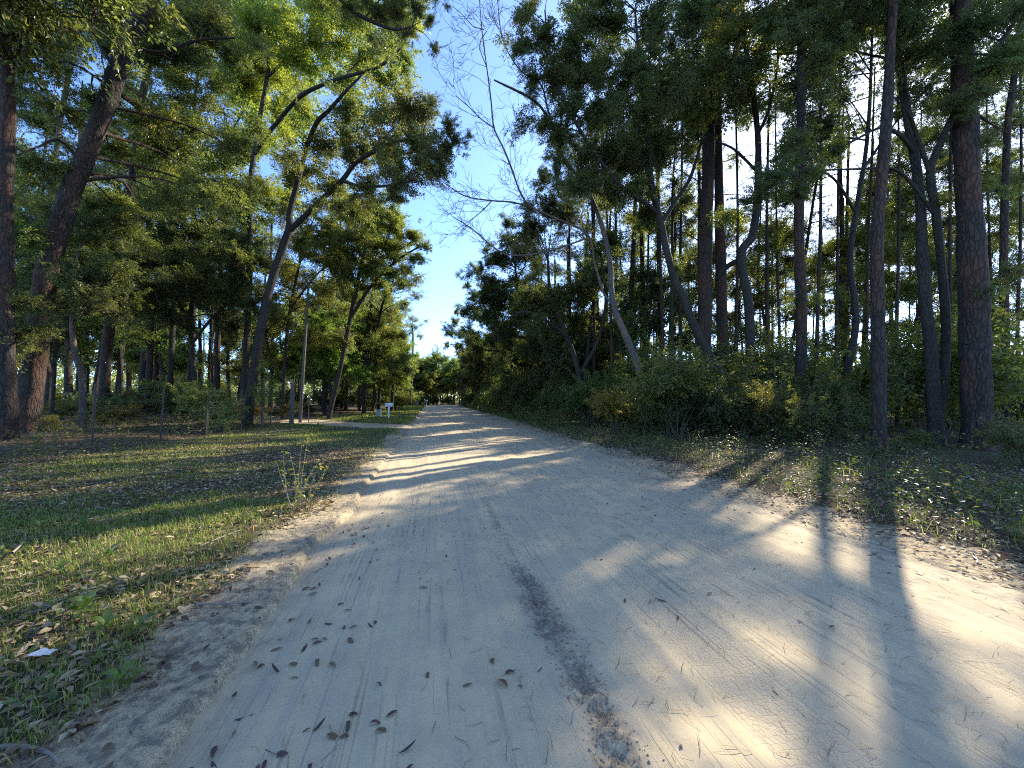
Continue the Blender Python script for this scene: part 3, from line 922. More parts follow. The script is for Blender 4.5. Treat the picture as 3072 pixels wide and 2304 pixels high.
hero('oak_tree', 'sunlit oak leaning over the driveway mouth with olive green leaves', 27,
     [(330, 412, 5), (340, 370, 5), (350, 320, 4.6), (358, 280, 4.2), (368, 240, 3.6), (380, 215, 2.6)],
     [[(350, 318, 4, 27), (372, 285, 3.2, 26.5), (395, 262, 2.4, 26), (420, 246, 1.6, 25.5)], [(356, 290, 3.6, 27), (345, 250, 2.8, 27.5), (340, 220, 2, 28)]],
     [(352, 208, 20), (376, 206, 18), (396, 216, 13, 26), (412, 236, 14, 25.5), (426, 246, 8, 25.5), (418, 258, 10, 25.5), (394, 250, 18, 26), (368, 240, 20), (345, 236, 18), (390, 274, 16), (366, 272, 18), (342, 268, 18), (404, 270, 9, 26), (380, 226, 18)] + blob(10, 325, 395, 205, 300, 25, 30, 12, 18, 6),
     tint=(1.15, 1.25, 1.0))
hero('oak_tree', 'pair stemmed oak rising beyond the white mailbox', 36,
     [(364, 405, 4), (366, 350, 4), (371, 305, 3.6), (378, 272, 3), (386, 255, 2)], [[(364, 395, 3.4, 36), (374, 345, 3.2, 36), (384, 300, 2.8, 35), (396, 282, 2, 35)]],
     [(388, 292, 15), (402, 284, 11), (372, 300, 16), (356, 296, 15), (392, 312, 14), (374, 322, 15), (355, 322, 15), (404, 305, 7), (392, 334, 12), (372, 344, 13), (352, 345, 13)], tint=(1.1, 1.12, 1.1), pool=OAK_MASS[:4] + THIN_MASS[:2])
hero('oak_tree', 'small bushy oak at the verge just past the driveway', 42,
     [(392, 403, 3), (393, 380, 3), (392, 350, 2.2), (394, 335, 1.6)], [], [(398, 340, 10), (385, 348, 11), (404, 356, 9), (392, 364, 11), (378, 366, 11), (408, 370, 7), (398, 378, 9), (384, 384, 10), (370, 380, 10)], tint=(1.2, 1.25, 1.05))
hero('oak_tree', 'broad sunlit oak filling the canopy between the pines behind the fence', 28,
     [(170, 408, 7), (172, 340, 6.5), (178, 270, 6), (186, 200, 5.5), (192, 140, 4.5), (196, 90, 3.5), (200, 40, 2.4)],
     [[(184, 215, 4, 28), (205, 170, 3.2, 27), (232, 130, 2.4, 26), (250, 100, 1.6, 26)], [(190, 160, 3.6, 28), (165, 120, 3, 28), (140, 90, 2, 28)]],
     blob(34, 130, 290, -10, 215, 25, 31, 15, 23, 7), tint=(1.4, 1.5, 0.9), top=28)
hero('pine_tree', 'tall slender pine with a tufted crown rising above the far trees', 82,
     [(411, 400, 2.4), (412, 370, 2.3), (413, 340, 2.1), (412, 325, 1.6)], [], [(412, 319, 7, 82), (406, 325, 6, 82), (418, 326, 6, 82), (411, 332, 6, 82), (404, 336, 5, 82), (420, 336, 4.5, 82), (412, 342, 5, 82)], bark=M_PINE, pool=THIN_MASS, tint=(1.5, 1.5, 1.5), sides=7)  # light tint puts distance haze into the crown colour
hero('pine_tree', 'slim pine with a thin crown next to the utility pole', 74,
     [(401, 402, 2), (402, 370, 2), (402, 345, 1.6)], [], [(402, 340, 6), (396, 348, 6), (407, 350, 5), (401, 356, 6)], bark=M_PINE, pool=THIN_MASS, tint=(1.4, 1.45, 1.4), sides=7)

# ---- sunward side -----------------------------------------------------------------------------
hero('bare_tree', 'nearly leafless pale tree leaning out over the road, thin twigs against the sky', 17.5,
     [(655, 424, 9), (642, 380, 8), (628, 341, 7.4), (616, 313, 6.4), (611, 287, 5.8), (610, 264, 5.2), (604, 234, 4.6), (597, 212, 4.2), (585, 185, 3.7, 17), (565, 162, 3.3, 16.6), (557, 139, 3, 16.3), (543, 110, 2.5, 16), (530, 98, 2.8, 15.7), (519, 92, 2.4, 15.5), (494, 80, 1.6, 15)],
     [[(614, 305, 3.8, 17.5), (603, 292, 3.4, 17.4), (595, 265, 3.1, 17), (588, 235, 2.9, 16.6), (560, 220, 2.6, 16.2), (533, 208, 2.4, 15.8), (521, 194, 2.2, 15.5), (511, 167, 2.5, 15.2), (503, 147, 2.3, 15), (494, 128, 2.1, 14.8), (491, 100, 1.9, 14.6), (487, 69, 1.6, 14.4), (482, 31, 1.4, 14.2), (479, -6, 1.1, 14)],
      [(533, 208, 2.6, 15.8), (510, 202, 2.2, 15.4), (491, 200.6, 2.0, 15.1), (465, 196, 1.6, 14.8), (443, 182, 1.0, 14.5)],
      [(588, 240, 3, 16.6), (545, 252, 2.4, 16), (510, 255, 2.1, 15.6), (492, 246, 1.9, 15.3), (475, 231, 1.5, 15), (452, 216, 1.0, 14.7)],
      [(491, 200, 1.6, 15.1), (482, 211, 1.3, 14.9), (472, 219, 1.1, 14.7), (463, 225, 0.8, 14.5)],
      [(557, 139, 3, 16.3), (548, 110, 2.5, 16), (541, 85, 2.1, 15.8), (520, 70, 1.7, 15.5), (503, 40, 1.4, 15.2), (497, -4, 1.1, 15)],
      [(487, 69, 1.3, 14.4), (479, 45, 1.2, 14.2), (487, 30, 1.2, 14), (475, 28, 1.1, 13.8), (462, 14, 0.9, 13.6), (452, 6, 0.7, 13.4)],
      [(494, 128, 1.6, 14.8), (480, 118, 1.4, 14.6), (466, 104, 1.1, 14.4), (456, 96, 0.8, 14.2)]],
     [(533, 100, 10, 16), (560, 150, 10, 17)], bark=M_PALE, tint=DARK, pool=THIN_MASS, bare=(0, 1, 2, 3, 4, 5, 6, 7), limb_bark=M_PALE)
hero('oak_tree', 'curving oak leaning away from the road, its dark crown hanging high over the verge', 17,
     [(737, 424, 11), (726, 381, 10), (710, 357, 9), (692, 320, 8.5), (683, 295, 8), (673, 276, 7.5), (665, 243, 7.2), (662, 226, 7), (658, 212, 6.6)],
     [[(658, 212, 5, 17), (645, 203, 4.5, 16.5), (625, 190, 4.2, 16), (600, 160, 3.6, 15.5), (580, 130, 3.2, 15), (560, 90, 2.8, 14.8), (548, 45, 2.2, 14.5), (545, 10, 1.6, 14.3)],
      [(658, 212, 5.5, 17), (652, 185, 5, 16.7), (650, 150, 4.4, 16.3), (645, 110, 3.8, 16), (640, 70, 3, 15.8), (635, 10, 2.4, 15.5)],
      [(662, 224, 4.5, 17), (674, 203, 4, 17.4), (690, 178, 3.5, 17.8), (702, 140, 2.8, 18)]],
     [(528, 12, 16, 14.3), (522, 48, 13, 14.3), (545, 40, 22, 14.5), (556, 74, 22, 14.7), (533, 78, 12, 14.5), (575, 40, 25, 15), (602, 20, 27, 15.5), (588, 70, 25, 15.2), (606, 108, 24, 15.5), (572, 108, 20, 15), (557, 132, 16, 15.3), (588, 150, 22, 15.7),
      (620, 150, 24, 16), (640, 118, 24, 16), (630, 68, 26, 16), (652, 30, 26, 16), (666, 92, 22, 16.5), (660, 152, 22, 16.5), (640, 186, 20, 16.6), (612, 190, 20, 16.2), (582, 185, 18, 15.8), (560, 166, 14, 15.6),
      (692, 166, 18, 17.8), (680, 196, 16, 17.5), (545, -20, 22, 14.5), (590, -20, 26, 15), (640, -20, 26, 15.5)] + blob(20, 560, 700, 0, 225, 15, 20, 15, 22, 8),
     tint=DARK, top=14)
hero('oak_tree', 'dark bushy evergreen oak in the middle of the sunward tree line', 25,
     [(583, 410, 6), (580, 380, 5.5), (572, 350, 5, 25), (560, 320, 4.5, 25), (550, 290, 3.6, 24.5), (548, 260, 2.5, 24)],
     [[(580, 375, 4.5, 25), (598, 340, 4, 25), (606, 300, 3.4, 25), (600, 250, 2.4, 25)], [(566, 335, 4, 25), (545, 320, 3.2, 24.5), (525, 312, 2.4, 24), (508, 318, 1.6, 23.5)]],
     [(545, 206, 17, 24), (566, 214, 20), (592, 222, 20), (532, 228, 16, 24), (556, 244, 22), (580, 250, 22), (612, 240, 18), (600, 272, 19), (562, 280, 22), (536, 262, 20), (530, 290, 18, 24), (548, 306, 16), (583, 296, 18), (520, 302, 13, 24), (602, 208, 16), (540, 182, 12, 24)] + blob(14, 530, 625, 205, 330, 23, 28, 13, 18, 9),
     tint=(0.85, 0.9, 0.85))
hero('oak_tree', 'second dark evergreen oak of the sunward line, arching limbs reaching over the road edge', 33,
     [(558, 408, 5.5), (552, 372, 5), (545, 345, 4.5), (532, 318, 4), (520, 290, 3, 32), (515, 268, 2, 31)],
     [[(548, 352, 4, 33), (530, 340, 3.2, 32), (512, 336, 2.6, 31), (494, 340, 1.6, 30)]],
     [(508, 240, 13, 31), (524, 252, 16, 32), (502, 258, 15, 31), (516, 280, 18, 32), (492, 282, 14, 31), (540, 300, 16), (500, 304, 17, 31), (524, 312, 17), (560, 314, 15), (484, 300, 11, 31), (488, 318, 13, 31), (508, 328, 15, 31), (536, 328, 14), (556, 336, 12), (508, 224, 8, 31), (484, 266, 8, 31)] + blob(12, 490, 560, 250, 350, 30, 35, 11, 15, 10),
     tint=(0.72, 0.80, 0.88))
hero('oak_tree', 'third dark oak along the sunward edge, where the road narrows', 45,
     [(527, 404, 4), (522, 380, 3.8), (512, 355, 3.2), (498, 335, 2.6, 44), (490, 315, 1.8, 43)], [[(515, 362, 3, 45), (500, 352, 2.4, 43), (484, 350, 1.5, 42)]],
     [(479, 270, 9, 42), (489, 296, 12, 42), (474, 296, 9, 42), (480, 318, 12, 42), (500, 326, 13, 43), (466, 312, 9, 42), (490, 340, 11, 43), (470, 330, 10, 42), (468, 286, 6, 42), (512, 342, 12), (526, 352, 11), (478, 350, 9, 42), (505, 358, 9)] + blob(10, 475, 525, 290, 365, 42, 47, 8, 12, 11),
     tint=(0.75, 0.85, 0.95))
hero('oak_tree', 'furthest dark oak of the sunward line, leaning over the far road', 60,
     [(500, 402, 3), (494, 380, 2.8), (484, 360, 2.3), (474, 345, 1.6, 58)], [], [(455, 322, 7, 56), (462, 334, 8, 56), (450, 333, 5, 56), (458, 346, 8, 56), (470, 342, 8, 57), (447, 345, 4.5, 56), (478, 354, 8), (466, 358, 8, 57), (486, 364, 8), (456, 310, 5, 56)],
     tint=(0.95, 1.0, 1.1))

hero('pine_tree', 'thick dark pine standing straight behind the curving oak', 19,
     [(703, 428, 15.5), (704, 340, 14.5), (706, 233, 13.5), (709, 139, 12.5), (711, 40, 11), (712, -10, 10)], [], [], bark=M_PINE, top=23, top_masses=pine_top(23, 8), pool=PINE_MASS, sides=16, tint=MID)
hero('pine_tree', 'narrower straight pine close beside the thick dark pine', 21,
     [(723, 425, 12), (722, 340, 11), (720, 233, 10.5), (718, 154, 9.5), (717, 60, 8.5), (716, -10, 8)], [], [], bark=M_PINE, top=24, top_masses=pine_top(24, 7), pool=PINE_MASS, sides=14)
hero('oak_tree', 'kinked oak with an elbow in its trunk between the pines', 18,
     [(749, 428, 10), (750, 370, 9.5), (749, 310, 9.5), (741, 256, 9.5), (752, 236, 9), (757, 200, 8), (758, 140, 7), (752, 86, 6, 17.5), (745, 40, 5, 17), (742, -5, 4, 17)],
     [[(741, 258, 7.5, 18), (728, 266, 6, 18.6), (716, 280, 4, 19.2)], [(757, 135, 4, 18), (770, 105, 3.2, 17.5), (778, 60, 2.4, 17), (774, 20, 1.6, 17)], [(752, 90, 3.6, 17.5), (735, 62, 3, 17), (715, 66, 2.4, 16.5), (690, 62, 1.6, 16)],
      [(758, 175, 3.5, 18), (735, 150, 2.8, 17.5), (718, 142, 2, 17)]],
     [(720, 40, 20, 16.5), (742, 18, 22, 17), (705, 75, 17, 16.5), (698, 118, 18, 17), (722, 142, 15), (766, 60, 17, 17), (775, 20, 20, 17), (735, 100, 14), (700, 10, 24, 16.5), (770, 120, 12), (742, -25, 24, 17)],
     tint=(1.35, 1.25, 0.8), pool=OAK_MASS[4:] + THIN_MASS)
hero('pine_tree', 'straight pine with vines and red brown bark low down, beyond the sandy shoulder', 15,
     [(800, 440, 13), (801, 360, 12), (801, 295, 11.5), (799, 233, 11), (801, 108, 9.5), (801, 31, 8.5), (802, -10, 8)], [], [(805, 340, 11, 15), (795, 300, 9, 15), (808, 262, 10, 15)],
     bark=M_PINE, top=22, top_masses=pine_top(22, 8), pool=SHRUB_MASS, sides=16, tint=(0.9, 0.95, 0.9))
hero('pine_tree', 'slender dark pine nearest the road, standing against the sun', 9.3,
     [(880, 465, 16.5), (879, 400, 15.5), (878, 320, 15), (878, 233, 14), (884, 150, 13), (888, 90, 12), (892, 20, 11), (894, -20, 10)], [], [], bark=M_PINE, top=18, top_masses=pine_top(18, 7, 1.4), pool=PINE_MASS, sides=18, rough=0.12)
hero('oak_tree', 'oak with two crossing dark stems and a high spreading limb beside the biggest pine', 11,
     [(937, 455, 17), (934, 400, 16), (930, 340, 15), (926, 310, 14), (922, 249, 13), (920, 200, 12), (914, 154, 11), (906, 108, 10), (899, 60, 8.5), (892, 20, 7), (885, -20, 6)],
     [[(938, 430, 12, 11), (944, 380, 11.5, 11), (946, 320, 11, 11), (942, 270, 10.5, 11), (936, 215, 10, 10.8), (930, 170, 9.5, 10.6), (938, 150, 9, 10.4), (953, 116, 8, 10), (976, 85, 7, 9.6), (992, 58, 6, 9.3), (1014, 22, 5, 9), (1040, -20, 4, 8.7)],
      [(914, 154, 6, 11), (900, 135, 5, 10.5), (880, 128, 4, 10), (855, 140, 3, 9.8), (830, 152, 2.2, 9.6)], [(930, 172, 6, 10.6), (915, 130, 5, 10.3), (908, 112, 4, 10)], [(936, 215, 5, 10.8), (900, 172, 4, 10.4), (860, 169, 3, 10), (800, 172, 2.2, 9.8), (765, 180, 1.5, 9.6)]],
     [(822, 20, 32, 9.6), (862, 18, 34, 9.8), (904, 18, 32, 10), (852, 58, 26, 9.8), (822, 62, 22, 9.6), (940, 55, 26, 9.8), (905, 58, 24, 10.2), (878, 92, 12, 10), (845, 98, 16, 9.8), (790, 152, 20, 9.6), (772, 176, 18, 9.6), (812, 170, 19, 9.8), (836, 148, 17, 9.8),
      (756, 196, 17, 9.8), (850, 178, 15, 10), (800, 192, 15, 10), (968, 30, 26, 9.4), (1000, 60, 22, 9.2), (985, 95, 16, 9.4), (870, -30, 38, 9.8), (930, -30, 36, 9.8), (815, -30, 34, 9.6), (790, 30, 22, 9.6), (960, 110, 13, 9.8), (1015, 20, 22, 9)] + blob(4, 800, 1010, -10, 60, 9.5, 11.5, 20, 28, 12),
     tint=(0.70, 0.80, 0.80), top=15, pool=OAK_MASS[:3] + THIN_MASS, fill=.4)
hero('pine_tree', 'biggest pine on the sunward side, its bark flaking reddish near the ground', 10.2,
     [(979, 466, 33), (978, 420, 32), (976, 360, 31.5), (974, 295, 31), (970, 233, 30), (968, 185, 29), (965, 108, 27), (962, 60, 25), (960, -20, 23)], [[(965, 100, 4, 10.2), (985, 120, 3, 10), (1010, 135, 2, 9.8)]],
     [(990, 140, 14, 10), (945, 200, 10, 10.5), (1000, 190, 14, 10.5), (985, 290, 9, 9.8)], bark=M_PINE, top=21, top_masses=pine_top(21, 9), pool=THIN_MASS, sides=28, rough=0.13, tint=MID, flare=.55)
hero('pine_tree', 'pine at the edge of the clearing, beyond the biggest pine', 14,
     [(1007, 452, 11), (1005, 340, 10), (1004, 233, 9.5), (1008, 123, 8.5), (1014, 77, 8), (1021, 10, 7), (1026, -20, 6)], [], [(1010, 270, 14), (1000, 320, 13), (1020, 180, 14)], bark=M_PINE, top=21, top_masses=pine_top(21, 6), pool=THIN_MASS, sides=12)

hero('oak_tree', 'dark evergreen oak hiding the sun behind the slender dark pine', 16,  # oak added to keep the sun off the near road
     [(842, 436, 9), (846, 380, 8.5), (856, 320, 8), (850, 260, 7), (858, 200, 6), (866, 150, 5), (870, 100, 4), (872, 40, 3)],
     [[(856, 210, 4, 16), (835, 180, 3.2, 15.5), (810, 165, 2.4, 15)], [(862, 170, 4, 16), (890, 130, 3, 16), (915, 100, 2, 16)]],
     blob(18, 790, 960, -20, 140, 13, 20, 17, 24, 41) + blob(8, 770, 880, 140, 205, 14, 18, 14, 19, 42), tint=(0.7, 0.8, 0.85), top=19, pool=OAK_MASS[:2] + THIN_MASS, fill=.4,
     top_masses=[(0, 0, 17, 1.8), (2, 1, 18, 1.8), (-2, -1, 17, 1.8), (-3, 2, 16, 1.7), (3, -1, 16, 1.7)])
for k, (bx_, d_, x0, x1, y0, y1, n_, r0_, r1_, lab) in enumerate((
        (668, 29, 625, 720, 200, 390, 34, 11, 17, 'light leaved young tree between the pale tree and the dark pines'),
        (772, 27, 715, 800, 190, 400, 34, 11, 17, 'light leaved young tree between the kinked oak and the vine clad pine'),
        (838, 25, 800, 880, 190, 410, 34, 12, 18, 'loose leafy young tree behind the slender dark pine'),
        (905, 24, 880, 960, 215, 410, 30, 12, 18, 'loose leafy young tree behind the crossing dark stems'),
        (1000, 21, 960, 1040, 150, 420, 32, 13, 20, 'leafy young tree behind the biggest pine'),
        (735, 27, 690, 790, 230, 395, 30, 12, 18, 'dusky leaved young tree behind the two dark pines'),
        (860, 26, 810, 930, 130, 300, 34, 12, 19, 'dusky tree with a full crown behind the loose leafy young tree'),
        (945, 24, 900, 1030, 90, 300, 34, 12, 19, 'full crowned tree behind the crossing stems and the biggest pine'),
        (640, 34, 600, 690, 150, 330, 30, 11, 16, 'slight dusky tree seen past the leaning pale trunk'),
        (672, 22, 640, 705, 120, 300, 22, 11, 16, 'dusky slim tree between the curving oak and the thick dark pine'),
        (690, 30, 640, 790, 40, 230, 36, 11, 18, 'tall yellowish tree with thin foliage behind the dark pines'),
        (770, 26, 780, 900, 90, 230, 30, 11, 18, 'thin crowned tree behind the vine clad pine'))):
    cx_ = (x0 + x1) / 2; cy_ = (y0 + y1) / 2
    hero('young_tree' if k < 5 else 'oak_tree', lab, d_, [(bx_, 408, 4), (bx_ + (cx_ - bx_) * .3, 350, 3.6), (bx_ + (cx_ - bx_) * .7, cy_ + 10, 3), (cx_, cy_ - 20, 2.4), (cx_ + 4, y0 + 8, 1.4)], [],
         blob(n_, x0, x1, y0, y1, d_ - 2.5, d_ + 3, r0_, r1_, 20 + k), tint=(.85, .9, .8) if lab[:4] in ('dusk', 'full', 'slig') else (1.25, 1.2, .8), pool=THIN_MASS, sides=8, fill=1.0)

RIGHT_PINES = [(554, 404, 4, 48), (568, 404, 4.5, 42), (582, 405, 5, 36), (590, 403, 3.5, 44), (600, 406, 6, 31), (606, 404, 4.5, 38), (615, 405, 5, 33), (621, 403, 3.6, 42), (630, 408, 7, 27), (636, 403, 3.5, 44), (644, 406, 6.5, 29), (664, 408, 6.5, 28), (674, 408, 6, 30),
               (688, 403, 3, 46), (729, 405, 4, 36), (775, 405, 3.5, 38), (823, 406, 4, 34), (848, 408, 5.5, 26), (857, 404, 3, 44), (862, 404, 3, 40), (893, 405, 4, 32), (911, 405, 3, 38), (917, 405, 2.8, 46), (760, 403, 2.6, 50), (788, 404, 2.8, 46), (810, 404, 2.6, 50), (836, 404, 2.6, 48),
               (946, 408, 5, 24), (958, 405, 3.2, 34), (995, 410, 4.5, 22), (540, 403, 3.4, 54), (515, 402, 3, 60), (662, 412, 4, 23), (682, 412, 4.4, 24), (736, 412, 4, 22), (764, 414, 4.6, 21), (783, 412, 3.6, 24), (816, 416, 5, 19), (833, 412, 4, 22), (866, 414, 4, 20), (897, 416, 4.6, 18), (916, 412, 3.4, 23), (953, 418, 5, 17), (1018, 418, 5, 17), (612, 410, 3.6, 25), (593, 410, 3.6, 27), (574, 408, 3.4, 29), (643, 410, 3.2, 26), (655, 404, 2.4, 52), (697, 404, 2.4, 50), (872, 404, 2.2, 54), (930, 404, 2.6, 44)]
for k, (px, py, w, D) in enumerate(RIGHT_PINES):
    r_ = random.uniform(-0.03, 0.03)
    stem = [(px, py, w)] + [(px + r_ * h + 1.5 * math.sin(k * 2 + h * .015), py - h, w * (1 - .028 * m_)) for m_ in (4, 8, 12, 16, 18) for h in (m_ * FPX / D,)]
    far_ = D > 34
    hero('pine_tree', 'thin far pine trunk backlit between the trees on the sunward side' if far_ else 'straight reddish pine trunk in the sunward wood', D, stem, [], [], bark=M_PINE, pool=PINE_MASS, top=random.uniform(18, 24),
         top_masses=pine_top(21, 6), group='far pines in the sunward wood' if far_ else 'pines in the sunward wood', sides=8 if far_ else 10, flare=0.2)

# ------------------------------------------------------------------ woods behind: shared prototypes, copied one by one
def proto_oak(k, H, n, spread, pool, thin):
    r = random.Random(500 + k)
    root = thing('oak_tree', '', 'tree')
    g = Geo()
    bend = [(0, 0, -0.2), (r.uniform(-.2, .2), r.uniform(-.2, .2), H * .2), (r.uniform(-.5, .5), r.uniform(-.5, .5), H * .45), (r.uniform(-.9, .9), r.uniform(-.9, .9), H * .75), (r.uniform(-1, 1), r.uniform(-1, 1), H * .95)]
    rad = [.17, .15, .12, .07, .02]
    V, F = tube(bend, rad, 8, 16, 0.1, k, 0.4); g.add(V, F)
    sk = spline(np.column_stack([bend, rad]), 40)[10:]
    for q in range(n):
        a = q * 2.4 + r.random(); f = q / (n - 1)
        rr = spread * (1 - .55 * f) * r.uniform(.45, 1.1)
        c = np.array((math.cos(a) * rr, math.sin(a) * rr, H * (.42 + .55 * f))) + np.array((bend[3][0], bend[3][1], 0)) * f
        pen = np.linalg.norm(sk[:, :3] - c, axis=1) + np.maximum(0, sk[:, 2] - c[2] + .5) * 2
        a0 = sk[int(np.argmin(pen))]
        V, F = tube([a0[:3], (a0[:3] + c) / 2 + np.array((0, 0, .2)), c], [a0[3] * .5, a0[3] * .3, .01], 5, 5, tip=False); g.add(V, F)
        o = foliage(root, (0, 0, 0), c, r.uniform(1.15, 1.75), (1, 1, 1), pool)
    link('trunk', g.mesh('trunk', [M_OAK]), root)
    return root


def proto_pine(k, H):
    r = random.Random(700 + k)
    root = thing('pine_tree', '', 'tree')
    g = Geo()
    p = [(0, 0, -.2), (r.uniform(-.1, .1), r.uniform(-.1, .1), H * .3), (r.uniform(-.3, .3), r.uniform(-.3, .3), H * .65), (r.uniform(-.4, .4), r.uniform(-.4, .4), H)]
    V, F = tube(p, [.19, .165, .12, .03], 9, 22, .1, k, .3); g.add(V, F)
    for q in range(7):
        z = H * r.uniform(.3, .62); a = r.uniform(0, 6.28); L = r.uniform(.4, 1.4)
        V, F = tube([(0, 0, z), (math.cos(a) * L, math.sin(a) * L, z + .15 * L)], [.025, .006], 4, 3, tip=False); g.add(V, F)
    for x, y, z, rr in pine_top(H, 7, 1.7):
        V, F = tube([(0, 0, z - .5), (x, y, z)], [.04, .01], 4, 4, tip=False); g.add(V, F)
        foliage(root, (0, 0, 0), (x, y, z), rr, (1, 1, 1), PINE_MASS)
    link('trunk', g.mesh('trunk', [M_PINE]), root)
    return root


def proto_shrub(k, H, n, pool=None, tint=(1, 1, 1)):
    r = random.Random(900 + k)
    root = thing('shrub', '', 'shrub')
    g = Geo()
    for q in range(n):
        a = q * 2.4; rr = H * .42 * math.sqrt(q / n) * 1.2
        c = np.array((math.cos(a) * rr, math.sin(a) * rr, H * r.uniform(.35, .8)))
        V, F = tube([(0.03 * math.cos(a), .03 * math.sin(a), -.08), c * (.5, .5, .6), c], [.016 + .006 * H, .010, .004], 4, 5, tip=False); g.add(V, F)
        o = foliage(root, (0, 0, 0), c, H * r.uniform(.30, .42), tint, pool or SHRUB_MASS)
    link('stem', g.mesh('stem', [M_TWIG]), root)
    return root


OAKS = [proto_oak(k, h, n, sp, OAK_MASS if k < 2 else THIN_MASS, 0) for k, (h, n, sp) in enumerate(((9, 10, 2.8), (11, 12, 3.0), (8, 9, 2.4), (12, 12, 3.0)))]
PINES = [proto_pine(k, h) for k, h in enumerate((19, 22, 24))]
SHRUBS = [proto_shrub(k, h, n) for k, (h, n) in enumerate(((1.0, 4), (1.4, 5), (1.9, 6), (2.6, 8)))] + [proto_shrub(4, 3.8, 9, THIN_MASS)]


def put(src, x, y, label, group, tint=None, scale=1.0):
    loc = (x, y, G(x, y))
    rz = random.uniform(0, 6.28)
    t = tint and (*[c * random.uniform(.85, 1.15) for c in tint], 1.0)
    o = copy_thing(src, loc, rz, scale, label, group, t)
    ca, sa = math.cos(rz) * scale, math.sin(rz) * scale
    for c in list(o.children):                  # keep the canopy openings clear
        if c.name.startswith('foliage'):
            w = (loc[0] + ca * c.location.x - sa * c.location.y, loc[1] + sa * c.location.x + ca * c.location.y, loc[2] + c.location.z * scale)
            if blocks_patch(w, R0 * c.scale.x * scale): bpy.data.objects.remove(c)
    return o


def scatter(n, smin, smax, tmin, tmax, gap, ok=None, tries=4000):
    pts = []
    for _ in range(tries):
        if len(pts) >= n: break
        s = random.uniform(smin, smax); t = random.uniform(tmin, tmax)
        x, y = xy(s, t)
        if y < 2 or (ok and not ok(x, y, s, t)): continue
        if any((x - a) ** 2 + (y - b) ** 2 < gap * gap for a, b in pts): continue
        pts.append((x, y))
    return pts


in_view = lambda x, y, s, t: abs(x) < 1.5 * y
for i, (x, y) in enumerate(scatter(46, 26, 92, -44, -8.6, 3.4, lambda x, y, s, t: in_view(x, y, s, t) and y > 26 and drive_dist(s, t) > 2.5)):
    if i % 2:
        put(OAKS[i // 2 % 4], x, y, 'leafy oak deep in the wood behind the wire fence', 'oaks deep in the fenced wood', (1.0, 1.05, .95), random.uniform(.8, 1.25))
    else:
        put(PINES[i // 2 % 3], x, y, 'tall pine deep in the wood behind the wire fence', 'pines deep in the fenced wood', (1, 1, 1), random.uniform(.85, 1.1))
for i, (x, y) in enumerate(scatter(16, 45, 95, -7.5, -3.2, 3.0, lambda x, y, s, t: drive_dist(s, t) > 4)):
    put((SHRUBS + OAKS[2:3])[i % 5], x, y, 'bush crowding the grassy verge beyond the driveway', 'bushes along the verge beyond the driveway', (1.4, 1.45, 1.1), random.uniform(.8, 1.3))
for i, (x, y) in enumerate(scatter(34, 18, 95, 13, 55, 3.8, lambda x, y, s, t: in_view(x, y, s, t) and y > 22)):
    if i % 3 == 0:
        put(OAKS[2 + i // 3 % 2], x, y, 'slight leafy tree far back in the sunward wood', 'slight trees far back in the sunward wood', (1.5, 1.45, .9), random.uniform(.5, .8))
    else:
        put(PINES[i % 3], x, y, 'slim pine far back in the sunward wood', 'slim pines far back in the sunward wood', (1, 1, 1), random.uniform(.8, 1.05))
for i, (x, y) in enumerate(scatter(62, 18, 70, 14, 60, 2.4, lambda x, y, s, t: in_view(x, y, s, t) and y > 19)):
    put(SHRUBS[2 + i % 2], x, y, 'tall light leaved bush in the depth of the sunward wood', 'tall bushes in the sunward wood', (1.2, 1.2, .85), random.uniform(1.3, 2.5))
for i, (x, y) in enumerate(scatter(30, 24, 80, -40, -9, 3.0, lambda x, y, s, t: in_view(x, y, s, t) and y > 24 and drive_dist(s, t) > 2.5)):
    put(SHRUBS[2 + i % 2], x, y, 'tall bush in the depth of the fenced wood', 'tall bushes in the fenced wood', random.choice([(1.2, 1.2, .9), (1.7, 1.15, .75), (.9, 1, .9)]), random.uniform(.7, 1.3))  # the brown tint draws the brown light at the back of the wood
for i, (x, y) in enumerate(scatter(34, 24, 95, 7.6, 16, 2.8)):
    put(OAKS[i % 2], x, y, 'dark oak in the packed tree line along the sunward road edge', 'oaks packed along the sunward road edge', (.8, .85, .85), random.uniform(.75, 1.15))
for i, (x, y) in enumerate(scatter(20, 34, 95, -12, -5.5, 3.2, lambda x, y, s, t: drive_dist(s, t) > 3)):
    put(OAKS[i % 2], x, y, 'olive green oak in the tree line beyond the driveway', 'oaks in the tree line beyond the driveway', (1.3, 1.45, 1.1), random.uniform(.8, 1.25))
for i, (x, y) in enumerate(scatter(26, 9, 50, 8.0, 22, 2.4, lambda x, y, s, t: abs(x) < 1.45 * y and y > 9)):
    put(SHRUBS[4], x, y, 'thin straggly sapling in the undergrowth', 'saplings in the sunward undergrowth', (1.0, .98, .8), random.uniform(.5, 1.25))
# trees closing the far end of the road
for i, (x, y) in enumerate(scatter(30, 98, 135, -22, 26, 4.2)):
    put((OAKS[:2] + PINES[:1])[i % 3], x, y, 'tree closing off the far end of the sandy road', 'trees at the far end of the road', (1.6, 1.6, 1.5), random.uniform(.75, 1.25))  # brightened tint in place of distance haze
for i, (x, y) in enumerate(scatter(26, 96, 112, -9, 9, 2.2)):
    put((OAKS[:2] + SHRUBS[3:])[i % 3], x, y, 'bushy tree in the dark hollow where the road ends', 'bushy trees where the road ends', (1.5, 1.5, 1.4), random.uniform(.9, 1.4))  # pale tint again paints haze into the leaves
